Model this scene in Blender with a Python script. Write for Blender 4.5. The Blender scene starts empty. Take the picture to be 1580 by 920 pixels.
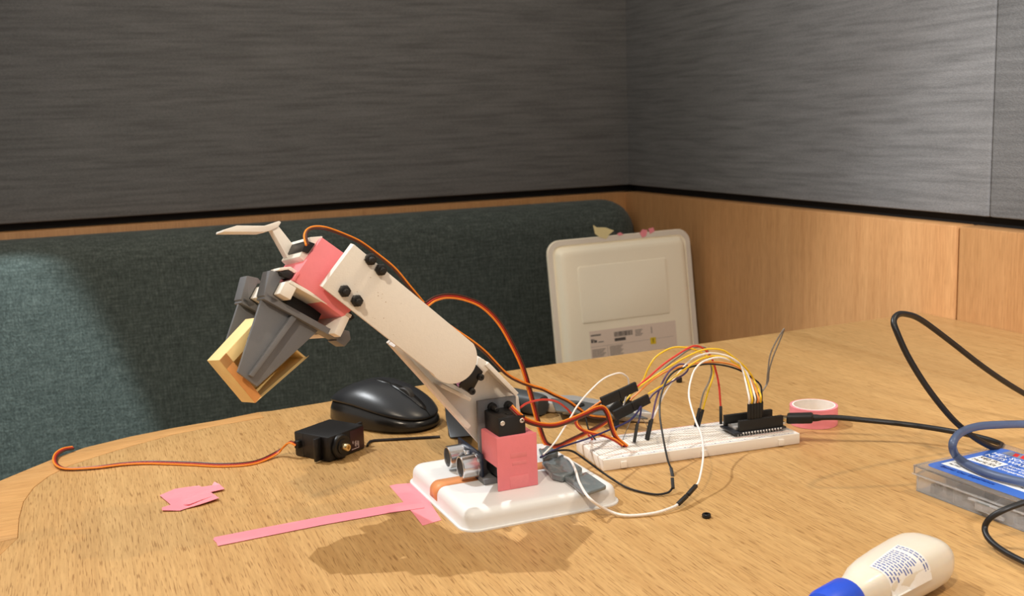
import bpy, bmesh, math, random
import numpy as np
from mathutils import Vector, Matrix

random.seed(7)
SC = bpy.context.scene
COL = SC.collection
V = Vector
# ---------------------------------------------------------------- camera (table top is z = 0)
IW, IH, F, PITCH, ROLL, CH = 1580.0, 920.0, 1670.1, .1651, -.0354, .2582
_fw = V((0, math.cos(PITCH), -math.sin(PITCH)))
_u0 = V((0, math.sin(PITCH), math.cos(PITCH)))
_r0 = V((1, 0, 0))
_r = _r0 * math.cos(ROLL) + _u0 * math.sin(ROLL)
_u = _u0 * math.cos(ROLL) - _r0 * math.sin(ROLL)
CO = V((0, 0, CH))
cd = bpy.data.cameras.new('camera')
cd.sensor_fit = 'HORIZONTAL'; cd.sensor_width = 36; cd.lens = 36 * F / IW
cd.clip_start = .02; cd.clip_end = 60
cd.dof.use_dof = True; cd.dof.focus_distance = .74; cd.dof.aperture_fstop = 18
cam = bpy.data.objects.new('camera', cd); COL.objects.link(cam)
M = Matrix((_r, _u, -_fw)).transposed().to_4x4(); M.translation = CO
cam.matrix_world = M
SC.camera = cam
# ---------------------------------------------------------------- world, lamps, exposure
w = bpy.data.worlds.new('world'); SC.world = w; w.use_nodes = True
bg = w.node_tree.nodes['Background']; bg.inputs[0].default_value = (1.0, .94, .87, 1); bg.inputs[1].default_value = .74
SC.view_settings.view_transform = 'Standard'; SC.view_settings.look = 'None'
SC.view_settings.exposure = 0.0; SC.view_settings.gamma = 1; SC.view_settings.use_curve_mapping = False

def spot(name, loc, to, power, col, ang, radius=.02, blend=.3):
    l = bpy.data.lights.new(name, 'SPOT'); l.energy = power; l.color = col
    l.spot_size = math.radians(ang); l.spot_blend = blend; l.shadow_soft_size = radius
    o = bpy.data.objects.new(name, l); COL.objects.link(o); o.location = loc
    o.rotation_euler = (V(to) - V(loc)).to_track_quat('-Z', 'Y').to_euler()
    return o
spot('ceiling_downlight_window_side', (-1.21, 1.31, 2.0), (.02, .74, 0), 152, (.95, .98, 1.0), 43, .011, .25)
spot('ceiling_downlight_wall_side', (.95, .72, 1.55), (.05, .75, 0), 34, (1.0, .82, .60), 62, .02)
spot('ceiling_downlight_front', (-.42, -.48, 1.38), (.03, 1.12, 0), 54, (1.0, .85, .66), 60, .03, .6)
spot('ceiling_downlight_bench', (-.642, 1.352, 1.3), (-.657, 1.390, 0), 310, (.78, .95, 1.0), 20.6, .012, .15)
spot('corridor_lamp', (.02, -1.9, 1.25), (.62, 1.2, .2), 600, (.97, .97, 1.0), 50, .05)

# ---------------------------------------------------------------- pixel helpers (1580 x 920 frame -> points in the room)
def ray(x, y): return _fw + _r * ((x - IW / 2) / F) - _u * ((y - IH / 2) / F)
def gz(x, y, z=0.0):
    d = ray(x, y); return CO + d * ((z - CH) / d.z)
def gy(x, y, Y):
    d = ray(x, y); return CO + d * (Y / d.y)
def gp(x, y, P, n):
    d = ray(x, y); return CO + d * ((P - CO).dot(n) / d.dot(n))
ZZ = V((0, 0, 1))
PHI = .3863
D1 = V((math.cos(PHI), math.sin(PHI), 0)); D2 = V((math.sin(PHI), -math.cos(PHI), 0))

class Fr:
    """frame in metres: local (x,y,z) in millimetres -> world"""
    def __init__(s, o, x, y, z): s.o, s.x, s.y, s.z = V(o), V(x).normalized(), V(y).normalized(), V(z).normalized()
    def __call__(s, a, b, c): return s.o + s.x * (a * .001) + s.y * (b * .001) + s.z * (c * .001)
    def loc(s, P): d = V(P) - s.o; return V((d.dot(s.x), d.dot(s.y), d.dot(s.z))) * 1000
    def at(s, a, b, c): return Fr(s(a, b, c), s.x, s.y, s.z)

# ---------------------------------------------------------------- materials
MATS = {}
def mat(name, col, rough=.5, metal=0, var=.06, scale=400, bump=0, bscale=None, trans=0, ior=1.45, spec=.5, coat=0, emit=0, alpha=1, sss=0):
    if name in MATS: return MATS[name]
    m = bpy.data.materials.new(name); m.use_nodes = True
    nt = m.node_tree; b = nt.nodes['Principled BSDF']
    b.inputs['Roughness'].default_value = rough; b.inputs['Metallic'].default_value = metal
    b.inputs['Specular IOR Level'].default_value = spec; b.inputs['IOR'].default_value = ior
    b.inputs['Transmission Weight'].default_value = trans; b.inputs['Coat Weight'].default_value = coat
    b.inputs['Alpha'].default_value = alpha
    if sss:
        b.inputs['Subsurface Weight'].default_value = sss; b.inputs['Subsurface Radius'].default_value = (.004, .003, .002); b.inputs['Subsurface Scale'].default_value = 1
    if emit:
        b.inputs['Emission Color'].default_value = (*col, 1); b.inputs['Emission Strength'].default_value = emit
    tc = nt.nodes.new('ShaderNodeTexCoord')
    n = nt.nodes.new('ShaderNodeTexNoise'); n.inputs['Scale'].default_value = scale; n.inputs['Detail'].default_value = 3
    nt.links.new(tc.outputs['Object'], n.inputs['Vector'])
    mx = nt.nodes.new('ShaderNodeMix'); mx.data_type = 'RGBA'
    mx.inputs[6].default_value = (*[c * (1 - var) for c in col], 1); mx.inputs[7].default_value = (*[min(1, c * (1 + var)) for c in col], 1)
    nt.links.new(n.outputs['Fac'], mx.inputs[0]); nt.links.new(mx.outputs[2], b.inputs['Base Color'])
    if bump:
        n2 = nt.nodes.new('ShaderNodeTexNoise'); n2.inputs['Scale'].default_value = bscale or scale; n2.inputs['Detail'].default_value = 4
        nt.links.new(tc.outputs['Object'], n2.inputs['Vector'])
        bp = nt.nodes.new('ShaderNodeBump'); bp.inputs['Strength'].default_value = bump; bp.inputs['Distance'].default_value = .001
        nt.links.new(n2.outputs['Fac'], bp.inputs['Height']); nt.links.new(bp.outputs[0], b.inputs['Normal'])
    MATS[name] = m; return m

def s2l(r, g, b):
    f = lambda c: (c / 255 / 12.92) if c <= 10 else (((c / 255) + .055) / 1.055) ** 2.4
    return (f(r), f(g), f(b))

def wood(name, ang, base, dark, light, pores=1.0, gscale=1.0, rough=.42, vertical=False):
    """oak: long grain streaks plus short dark pore dashes; ang = grain direction in the table plane (radians)"""
    m = bpy.data.materials.new(name); m.use_nodes = True
    nt = m.node_tree; N = nt.nodes.new; L = nt.links.new; b = nt.nodes['Principled BSDF']
    tc = N('ShaderNodeTexCoord'); mp = N('ShaderNodeMapping'); mp.vector_type = 'TEXTURE'
    if vertical: mp.inputs['Rotation'].default_value = (0, math.radians(-90), 0)
    else: mp.inputs['Rotation'].default_value = (0, 0, ang)
    L(tc.outputs['Object'], mp.inputs['Vector'])
    def aniso(sx, sy, sz, detail=3, rgh=.55, dist=0):
        mm = N('ShaderNodeMapping'); mm.inputs['Scale'].default_value = (sx, sy, sz); L(mp.outputs[0], mm.inputs['Vector'])
        n = N('ShaderNodeTexNoise'); n.inputs['Scale'].default_value = 1; n.inputs['Detail'].default_value = detail
        n.inputs['Roughness'].default_value = rgh; n.inputs['Distortion'].default_value = dist
        L(mm.outputs[0], n.inputs['Vector']); return n.outputs['Fac']
    def ramp(f, a, c, ca, cb):
        r = N('ShaderNodeValToRGB'); r.color_ramp.elements[0].position = a; r.color_ramp.elements[1].position = c
        r.color_ramp.elements[0].color = (*ca, 1); r.color_ramp.elements[1].color = (*cb, 1); L(f, r.inputs[0]); return r.outputs[0]
    def mix(f, a, c, mode='MIX'):
        x = N('ShaderNodeMix'); x.data_type = 'RGBA'; x.blend_type = mode
        if isinstance(f, float): x.inputs[0].default_value = f
        else: L(f, x.inputs[0])
        L(a, x.inputs[6]); L(c, x.inputs[7]); return x.outputs[2]
    g = gscale
    streak = aniso(2.2 * g, 70 * g, 70 * g, 4, .6, .4)
    broad = aniso(1.0 * g, 9 * g, 9 * g, 3, .5, .6)
    col = ramp(streak, .3, .72, dark, light)
    colb = ramp(broad, .3, .7, base, light)
    c1 = mix(.5, col, colb)
    pore = aniso(66 * g, 1250 * g, 1250 * g, 1.5, .4)
    pr = ramp(pore, .59, .66, (1, 1, 1), tuple(1 - (1 - k) * pores for k in (.66, .60, .52)))
    c2 = mix(1.0, c1, pr, 'MULTIPLY')
    fine = aniso(34 * g, 560 * g, 560 * g, 3, .6)
    fr = ramp(fine, .34, .66, (.80, .78, .74), (1, 1, 1))
    c3 = mix(1.0, c2, fr, 'MULTIPLY')
    L(c3, b.inputs['Base Color'])
    b.inputs['Roughness'].default_value = rough; b.inputs['Specular IOR Level'].default_value = .45
    bp = N('ShaderNodeBump'); bp.inputs['Strength'].default_value = .15; bp.inputs['Distance'].default_value = .0006
    L(pore, bp.inputs['Height']); L(bp.outputs[0], b.inputs['Normal'])
    return m

def cloth(name, c0, c1, c2, streak=True, fine=900, bump=.5, sheen=.0, lo=.68):
    """woven fabric: slubs along the weft plus a fine weave relief; local x = weft, local z = warp"""
    m = bpy.data.materials.new(name); m.use_nodes = True
    nt = m.node_tree; N = nt.nodes.new; L = nt.links.new; b = nt.nodes['Principled BSDF']
    tc = N('ShaderNodeTexCoord')
    def an(s, det=3, dist=0):
        mm = N('ShaderNodeMapping'); mm.inputs['Scale'].default_value = s; L(tc.outputs['Object'], mm.inputs['Vector'])
        n = N('ShaderNodeTexNoise'); n.inputs['Scale'].default_value = 1; n.inputs['Detail'].default_value = det; n.inputs['Distortion'].default_value = dist
        L(mm.outputs[0], n.inputs['Vector']); return n.outputs['Fac']
    if streak: slub = an((9, 9, 150), 3, .3); weave = an((fine * .5, fine * .5, fine * 1.4), 1)
    else:
        h_ = an((45, 45, 420), 3); v_ = an((420, 420, 60), 3); ad = N('ShaderNodeMath'); ad.operation = 'ADD'; L(h_, ad.inputs[0]); L(v_, ad.inputs[1])
        hf = N('ShaderNodeMath'); hf.operation = 'MULTIPLY'; hf.inputs[1].default_value = .5; L(ad.outputs[0], hf.inputs[0]); slub = hf.outputs[0]; weave = an((fine, fine, fine * .5), 2)
    r = N('ShaderNodeValToRGB'); e = r.color_ramp.elements
    e[0].position = .3; e[0].color = (*c0, 1); e[1].position = .72; e[1].color = (*c2, 1)
    k = e.new(.5); k.color = (*c1, 1); L(slub, r.inputs[0])
    x = N('ShaderNodeMix'); x.data_type = 'RGBA'; x.blend_type = 'MULTIPLY'; x.inputs[0].default_value = 1
    r2 = N('ShaderNodeValToRGB'); r2.color_ramp.elements[0].position = .35; r2.color_ramp.elements[0].color = (lo, lo, lo, 1)
    r2.color_ramp.elements[1].position = .65; L(weave, r2.inputs[0])
    L(r.outputs[0], x.inputs[6]); L(r2.outputs[0], x.inputs[7]); L(x.outputs[2], b.inputs['Base Color'])
    b.inputs['Roughness'].default_value = .9; b.inputs['Specular IOR Level'].default_value = .15; b.inputs['Sheen Weight'].default_value = sheen
    bp = N('ShaderNodeBump'); bp.inputs['Strength'].default_value = bump; bp.inputs['Distance'].default_value = .001
    L(weave, bp.inputs['Height']); L(bp.outputs[0], b.inputs['Normal'])
    return m

# ---------------------------------------------------------------- mesh helpers
def link(name, bm, m, parent=None, smooth=False, label=None):
    bmesh.ops.recalc_face_normals(bm, faces=bm.faces)
    me = bpy.data.meshes.new(name); bm.to_mesh(me); bm.free()
    if smooth:
        for p in me.polygons: p.use_smooth = True
        if smooth != 'all':
            me.set_sharp_from_angle(angle=math.radians(38))
    if m: me.materials.append(m)
    o = bpy.data.objects.new(name, me); COL.objects.link(o)
    if parent is not None:
        o.parent = parent
        if parent.type == 'EMPTY' or parent.parent is None and parent.location.length > 0:
            o.matrix_parent_inverse = Matrix.Translation(-parent.location)
    if label: o['label'] = label
    return o
def thing(name, label, cat, loc=(0, 0, 0), group=None):
    o = bpy.data.objects.new(name, None); COL.objects.link(o); o.location = loc; o.empty_display_size = .01
    o['label'] = label; o['category'] = cat
    if group: o['group'] = group
    return o
def tag(o, label, cat, group=None):
    o['label'] = label; o['category'] = cat
    if group: o['group'] = group
    return o
def struct(o): o['kind'] = 'structure'; return o

def bevel_all(bm, r, seg=2, ang=30):
    if r <= 0: return
    es = [e for e in bm.edges if len(e.link_faces) == 2 and e.calc_face_angle(0) > math.radians(ang)]
    bmesh.ops.bevel(bm, geom=es, offset=r, segments=seg, profile=.5, affect='EDGES', clamp_overlap=True)
def prism(bm, pts, vec):
    """extrude closed loop of world points by vec"""
    vec = V(vec); a = [bm.verts.new(p) for p in pts]; b = [bm.verts.new(V(p) + vec) for p in pts]; n = len(pts)
    bm.faces.new(a); bm.faces.new(b[::-1])
    for i in range(n): bm.faces.new((a[i], b[i], b[(i + 1) % n], a[(i + 1) % n]))
    return bm
def box(bm, fr, x0, x1, y0, y1, z0, z1):
    return prism(bm, [fr(x0, y0, z0), fr(x1, y0, z0), fr(x1, y1, z0), fr(x0, y1, z0)], fr.z * ((z1 - z0) * .001))
def bxo(name, fr, x0, x1, y0, y1, z0, z1, m, parent=None, bev=.3, label=None, seg=2):
    bm = bmesh.new(); box(bm, fr, x0, x1, y0, y1, z0, z1)
    bmesh.ops.recalc_face_normals(bm, faces=bm.faces); bevel_all(bm, bev * .001, seg)
    return link(name, bm, m, parent, True, label)
def pro(name, pts, vec, m, parent=None, bev=.3, label=None):
    bm = bmesh.new(); prism(bm, pts, vec); bmesh.ops.recalc_face_normals(bm, faces=bm.faces); bevel_all(bm, bev * .001)
    return link(name, bm, m, parent, True, label)
def rings(bm, rs, cap0=True, cap1=True, closed=False):
    vs = [[bm.verts.new(p) for p in r] for r in rs]; n = len(rs[0])
    for i in range(len(vs) - (0 if closed else 1)):
        A, B = vs[i], vs[(i + 1) % len(vs)]
        for j in range(n): bm.faces.new((A[j], A[(j + 1) % n], B[(j + 1) % n], B[j]))
    if not closed:
        if cap0: bm.faces.new(vs[0][::-1])
        if cap1: bm.faces.new(vs[-1])
    return bm
def lathe(bm, fr, prof, seg=24, cap0=True, cap1=True, closed=False, ph=0):
    """profile (radius, height) in mm about fr.z"""
    rs = [[fr(r * math.cos(2 * math.pi * j / seg + ph), r * math.sin(2 * math.pi * j / seg + ph), h) for j in range(seg)] for r, h in prof]
    return rings(bm, rs, cap0, cap1, closed)
def lat(name, fr, prof, m, parent=None, seg=24, label=None, closed=False, ph=0):
    return link(name, lathe(bmesh.new(), fr, prof, seg, closed=closed, ph=ph), m, parent, True, label)
def spline(P, n=10):
    P = [V(p) for p in P]; Q = [P[0] * 2 - P[1]] + P + [P[-1] * 2 - P[-2]]; out = []
    for i in range(1, len(Q) - 2):
        a, b, c, d = Q[i - 1:i + 3]
        for k in range(n):
            t = k / n
            out.append(.5 * ((2 * b) + (c - a) * t + (2 * a - 5 * b + 4 * c - d) * t * t + (3 * b - a - 3 * c + d) * t ** 3))
    out.append(P[-1]); return out
def sweep(bm, pts, r, sides=8, side=None):
    rs = []; up = None
    for i, p in enumerate(pts):
        t = (pts[min(i + 1, len(pts) - 1)] - pts[max(i - 1, 0)]).normalized()
        if up is None:
            up = t.orthogonal().normalized()
        up = (up - t * up.dot(t)).normalized(); s = t.cross(up)
        rr = r(i / (len(pts) - 1)) if callable(r) else r
        rs.append([p + up * rr * math.cos(2 * math.pi * j / sides) + s * rr * math.sin(2 * math.pi * j / sides) for j in range(sides)])
    return rings(bm, rs)
def tube(name, pts, r, m, parent=None, n=10, sides=8, label=None, smooth=True):
    return link(name, sweep(bmesh.new(), spline(pts, n) if smooth else [V(p) for p in pts], r, sides), m, parent, True, label)

# ---------------------------------------------------------------- palette
M_white = mat('white_print', s2l(236, 230, 220), .55, var=.03, bump=.12, bscale=900)
M_plate = mat('white_plastic', s2l(232, 232, 231), .38, var=.015)
M_pink = mat('pink_washi', s2l(240, 134, 141), .55, var=.05, scale=160, bump=.15, bscale=250)
M_pinkl = mat('pink_washi_light', s2l(241, 146, 158), .5, var=.05, scale=120, bump=.2, bscale=200)
M_grey = mat('grey_print', s2l(112, 113, 116), .45, var=.04, bump=.1, bscale=1500)
M_black = mat('black_plastic', s2l(22, 21, 21), .38, var=.1)
M_blackm = mat('black_matte', s2l(26, 25, 24), .55, var=.1)
M_dark = mat('black_hole', (.004, .004, .004), .9)
M_chrome = mat('chrome', (.72, .72, .73), .22, 1, var=.03)
M_steel = mat('steel', (.74, .73, .71), .45, .85, var=.06)
M_brass = mat('brass', (.78, .60, .32), .28, 1)
M_orange_t = mat('orange_tape', s2l(228, 152, 96), .5, var=.06, scale=200)
M_or = mat('wire_orange', s2l(240, 140, 40), .45)
M_rd = mat('wire_red', s2l(172, 42, 28), .45)
M_br = mat('wire_brown', s2l(78, 38, 24), .45)
M_wy = mat('wire_yellow', s2l(238, 196, 42), .45)
M_ww = mat('wire_white', s2l(236, 230, 224), .45)
M_wg = mat('wire_grey', s2l(130, 122, 112), .45)
M_wb = mat('wire_black', s2l(24, 22, 22), .4)
M_wp = mat('wire_purple', s2l(92, 72, 112), .45)
M_wn = mat('wire_navy', s2l(48, 46, 96), .45)
M_wr = mat('wire_scarlet', s2l(214, 66, 54), .45)
M_wo = mat('wire_light_orange', s2l(244, 150, 70), .45)

# ================================================================ the room
OAK = wood('oak_table', -1.1842, s2l(197, 153, 95), s2l(183, 138, 82), s2l(210, 170, 113), pores=1.15)
OAKB = wood('oak_band', .40, s2l(204, 152, 92), s2l(190, 138, 80), s2l(218, 170, 110), pores=.5)
OAKL = wood('oak_band_side', -1.30, s2l(204, 152, 92), s2l(190, 138, 80), s2l(218, 170, 110), pores=.5)
VEN = wood('oak_panel', 0, s2l(184, 134, 84), s2l(168, 118, 72), s2l(196, 148, 98), pores=.35, gscale=.8, rough=.5, vertical=True)
FAB = cloth('grey_wall_fabric', s2l(107, 107, 107), s2l(120, 120, 120), s2l(130, 130, 130), lo=.80)
GRN = cloth('green_upholstery', s2l(60, 67, 64), s2l(80, 88, 84), s2l(104, 112, 107), streak=False, fine=520, bump=.8, sheen=.1, lo=.66)
M_gap = mat('black_gap', s2l(14, 12, 10), .8)
M_floor = mat('carpet', s2l(84, 82, 80), .95, var=.2, scale=60, bump=.4)

G1 = gz(1422.8, 482.4)
CW = gp(965, 300, G1, D1)                       # inner corner of the wood panelling
ZT = .1125                                       # top of the panelling above the table top
CR = V((CW.x, CW.y, 0))
FLZ = -.74
def wallbox(name, org, ax, out, l0, l1, d0, d1, z0, z1, m, parent=None, bev=0.0):
    """l along ax, d along out (towards the room), metres; object origin at org so that local axes carry the weave"""
    fr = Fr((0, 0, 0), (1, 0, 0), (0, 1, 0), (0, 0, 1)); bm = bmesh.new()
    box(bm, fr, l0 * 1e3, l1 * 1e3, -d1 * 1e3, -d0 * 1e3, z0 * 1e3, z1 * 1e3); bmesh.ops.recalc_face_normals(bm, faces=bm.faces); bevel_all(bm, bev)
    o = link(name, bm, m, None, bev > 0)
    o.matrix_world = Matrix.Translation(org) @ Matrix((ax, -V(out), ZZ)).transposed().to_4x4()
    if parent is not None:
        mw = o.matrix_world.copy(); o.parent = parent; o.matrix_parent_inverse = parent.matrix_world.inverted(); o.matrix_world = mw
    return o
flo = bmesh.new(); box(flo, Fr((0, 0, 0), (1, 0, 0), (0, 1, 0), ZZ), -3000, 3000, -3000, 3500, -760, -740)
struct(link('floor', flo, M_floor))
# left wall: core, fabric panel, black shadow gap, oak panelling behind the bench
WH = .95
wl = struct(wallbox('wall_left', CR, D1, D2, -2.6, .08, -.12, -.03, FLZ, WH, M_gap))
bpy.context.view_layer.update()
o = wallbox('fabric_panel', CR, D1, D2, -2.6, .022, -.03, -.012, ZT + .012, WH, FAB, wl, .004); o['label'] = 'dark grey woven fabric panel'
o = wallbox('wood_panel', CR, D1, D2, -2.6, .03, -.03, 0, FLZ, ZT, VEN, wl, .0015); o['label'] = 'oak strip under the fabric panel'
# right wall
wr = struct(wallbox('wall_right', CR, D2, -D1, -.08, 2.6, -.12, -.03, FLZ, WH, M_gap))
bpy.context.view_layer.update()
def along(px, py): return (gp(px, py, G1, D1) - CR).dot(D2)
sf = along(1511, 335); sw0 = along(1472.5, 440); sw1 = along(1477.2, 440)
wallbox('fabric_panel', CR, D2, -D1, -.03, sf - .0008, -.03, -.014, ZT + .012, WH, FAB, wr, .003)
wallbox('fabric_panel', CR, D2, -D1, sf + .0008, 2.6, -.03, -.014, ZT + .012, WH, FAB, wr, .003)
wallbox('wood_panel', CR, D2, -D1, -.03, sw0, -.03, 0, FLZ, ZT, VEN, wr, .002)
wallbox('wood_panel', CR, D2, -D1, sw1, 2.6, -.03, 0, FLZ, ZT, VEN, wr, .002)
wallbox('joint_strip', CR, D2, -D1, sw0, sw1, -.03, -.010, FLZ, ZT - .002, VEN, wr)
# unseen wall added behind the camera, its edge cuts the corridor lamp's light
struct(wallbox('added_light_jamb', V((0, -1.1, 0)), V((1, 0, 0)), V((0, 1, 0)), -2.6, .115, 0, .08, FLZ, 1.9, FAB))

# ---------------------------------------------------------------- bench with upholstered backrest
bench = thing('bench', 'long dark green upholstered bench against the grey wall', 'bench', CR + D2 * .3 + ZZ * FLZ)
BF = Fr(CR, D1, D2, ZZ)
def cushion(name, l0, l1, face, back, z0, z1, rcorner, lean, parent, m):
    """padded slab: rounded outline in the wall plane, soft rounded front edge; mm"""
    bm = bmesh.new(); rs = []
    def outline(ins):
        pts = []; r = max(rcorner - ins, 2)
        for (cx, cz, a0) in ((l1 - ins - r, z1 - ins - r, 0), (l0 + ins + r, z1 - ins - r, 90), (l0 + ins + r, z0 + ins + r, 180), (l1 - ins - r, z0 + ins + r, 270)):
            for k in range(9):
                a = math.radians(a0 + 90 * k / 8); pts.append((cx + r * math.cos(a), cz + r * math.sin(a)))
        return pts
    soft = 48
    prof = [(4, back), (0, back + 6)] + [(soft * (1 - math.cos(math.radians(a))), face - soft + soft * math.sin(math.radians(a))) for a in range(0, 91, 15)] + [(soft + 60, face + 1)]
    for ins, y in prof:
        rs.append([BF(x, y + lean * (z1 - z) / 1000 * 1.0, z) for x, z in outline(ins)])
    rings(bm, rs); return link(name, bm, m, parent, 'all')
cushion('backrest_cushion', -2300, -1, 66, 1, -330, 102.5, 60, 25, bench, GRN)
cushion_seat = bxo('seat_cushion', BF, -2300, -6, 40, 560, -400, -290, GRN, bench, 18, seg=3)
bxo('plinth', BF, -2300, -6, 20, 520, FLZ * 1000, -401, VEN, bench, 2)

# ---------------------------------------------------------------- table
table = thing('table', 'light oak table with a rounded left corner built against the panelled wall', 'table', (.2, .6, FLZ))
outer = [G1 - D1 * .001] + [gz(*q) for q in ((1300, 499.5), (1100, 528), (1000, 541.5), (860, 561), (740, 579), (620, 600), (500, 621), (420, 634), (340, 648), (270, 660), (200, 674), (130, 691), (80, 709), (36, 727), (0, 742))]
outer += [V((-.398, .765, 0)), V((-.405, .70, 0)), V((-.408, .62, 0))]
inner = [gz(*q) for q in ((407, 644), (340, 656), (270, 670), (200, 689), (150, 704), (108, 718), (76, 734), (52, 752), (36, 774), (29, 800), (27, 830))]
R0 = G1 + D2 * 1.15 - D1 * .001
# corner block band
bandtop = -.0002
pro('edge_band', [gz(399, 636)] + outer[9:] + inner[::-1][:-1] + [gz(407, 644)], (0, 0, -.03), OAKB, table, .4, 'curved oak edge band at the rounded corner')
lend = inner[-1]; lst = outer[-1]
# left straight band
pro('edge_band', [lend + V((0.0004, -.0006, 0)), lst + V((0, -.0006, 0)), V((-.408, .06, 0)), V((-.30, .06, 0))], (0, 0, -.03), OAKL, table, .4)
main = [G1 - D1 * .001] + outer[1:9] + [gz(398.5, 636.2)] + [gz(407.8, 644.6)] + [p + V((.0004, -.0004, 0)) for p in inner[1:]] + [V((-.2995, .06, 0)), V((R0.x, .06, 0)), R0 - D1 * .001]
R0 = V((G1.x + (G1.y - .06) * D2.x / -D2.y, .06, 0)) - D1 * .001
main[-2] = R0; main.pop()
pro('table_top', main, (0, 0, -.03), OAK, table, .4)
bxo('pedestal', Fr((.2, .6, 0), D1, D2, ZZ), -250, 250, -30, 30, -730, -30.2, VEN, table, 3)
bxo('foot', Fr((.2, .6, 0), D1, D2, ZZ), -300, 300, -220, 220, -740, -730, M_blackm, table, 2)

# ================================================================ robot arm
AR = math.radians(23)
E_ = V((math.cos(AR), math.sin(AR), 0)); N_ = V((math.sin(AR), -math.cos(AR), 0))
P0 = gz(770, 759, .013); P0.z = 0
RF = Fr(P0, E_, N_, ZZ)                       # x along the arm, y towards the camera, z up
def on(px, py, nmm): return gp(px, py, RF(0, nmm, 0), N_)
robot = thing('robot_arm', 'white and grey 3D printed robot arm with pink taped joints on a white base', 'robot arm', RF(0, -20, 0))
# base plate: shallow moulded lid with a thin flange
pc = (gz(641, 741) + gz(947, 777)) * .5
PF = Fr((pc.x, pc.y, 0), E_, -N_, ZZ)
def rrect(fr, hx, hy, r, z, k=6):
    pts = []
    for cx, cy, a0 in ((hx - r, hy - r, 0), (-hx + r, hy - r, 90), (-hx + r, -hy + r, 180), (hx - r, -hy + r, 270)):
        for i in range(k + 1):
            a = math.radians(a0 + 90 * i / k); pts.append(fr(cx + r * math.cos(a), cy + r * math.sin(a), z))
    return pts
cs = [PF.loc(gz(*q)) for q in ((641, 741), (716, 829), (947, 777))]
hx = 57.5; hy = 60.5
PH = 13.0
bm = bmesh.new()
prof = [(0, 0), (0, 1.0), (-1.6, 1.3), (-2.2, 3)] + [(-2.4 - 6 * (1 - math.cos(math.radians(a))), PH - 6 + 6 * math.sin(math.radians(a))) for a in range(0, 91, 15)] + [(-14, PH)]
rings(bm, [rrect(PF, hx + d, hy + d, max(12 + d, 3), z) for d, z in prof])
plate = link('base_plate', bm, M_plate, robot, True, 'white moulded plastic base with rounded edges')
# orange tape strip over the plate along the arm direction
def plate_prof(x0):   # profile across the left edge
    return [(-hx + 2.3 - .25, 3.2), (-hx + 2.4 - .25, 6.5)] + [(-hx + 2.4 + 6 * (1 - math.cos(math.radians(a))) - .25 * math.cos(math.radians(a)), PH - 6 + 6 * math.sin(math.radians(a)) + .25 * math.sin(math.radians(a))) for a in range(0, 91, 15)] + [(-20, PH + .25), (20, PH + .25), (40, PH + .25)]
ty = PF.loc(gz(663, 770, .004)).y
tw = 7.2
ty0 = PF.loc(gz(690, 744, PH * .001)).y
bm = bmesh.new(); vs = []
pp = plate_prof(0)
for (x, z) in pp: vs.append([bm.verts.new(PF(x, ty0 + s * tw, z)) for s in (-1, 1)])
for i in range(len(vs) - 1): bm.faces.new((vs[i][0], vs[i + 1][0], vs[i + 1][1], vs[i][1]))
t = link('tape_strip', bm, M_orange_t, plate, True, 'orange tape strip across the white base'); t.modifiers.new('s', 'SOLIDIFY').thickness = .0002

# bracket, pink wrap, base servo
bxo('shoulder_bracket', RF, -1.8, 26.6, -31.5, -28, PH, 68.6, M_grey, robot, .5, 'grey printed bracket plate')
bxo('bracket_foot', RF, -4, 24, -27.9, -16, PH, 17, M_grey, robot, .5)
pw = bxo('taped_box', RF, -.5, 28.2, -27.8, 0, 29, 49.6, M_pink, robot, .7, 'box wrapped in pink tape')
bxo('front_panel', RF, -.5, 28.6, -1.2, .4, PH + .1, 49.8, M_pink, pw, .4)
bxo('side_panel', RF, 26.8, 28.4, -27, -1.3, PH + .1, 40, M_pink, pw, .3)
bxo('tape_layer', RF, 8, 22, .3, .6, 14, 22, mat('pink_tape_double', s2l(234, 134, 139), .5), pw, .1)
bxo('tape_layer', RF, 9, 21, .3, .55, 34.5, 38, MATS['pink_tape_double'], pw, .1)
bxo('tape_layer', RF, 10, 20.5, .3, .55, 29.5, 32, MATS['pink_tape_double'], pw, .1)
sv = bxo('base_servo', RF, 2.6, 22.2, -28, -2.6, 20, 62.2, M_black, robot, .8, 'black servo motor in the shoulder')
for x, z in ((5.4, 58.6), (19.4, 58.6)):
    s = lat('screw', Fr(RF(x, -2.7, z), E_, ZZ, N_), [(1.7, 0), (1.7, .5), (1.4, .8), (1.0, .8), (.9, .3)], M_steel, sv, 12)
bxo('maker_plate', RF, 11.5, 18, -14, -8, 62.1, 62.5, M_blackm, sv, .1)
for x, zz_ in ((8.2, 63.6), (20.3, 63.0)):
    b = lat('bracket_bolt', Fr(RF(x, -28, zz_), E_, ZZ, N_), [(3.2, 0), (3.2, 2.4), (1.8, 2.6), (1.7, 9.5), (1.2, 10)], M_blackm, robot, 12)

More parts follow.
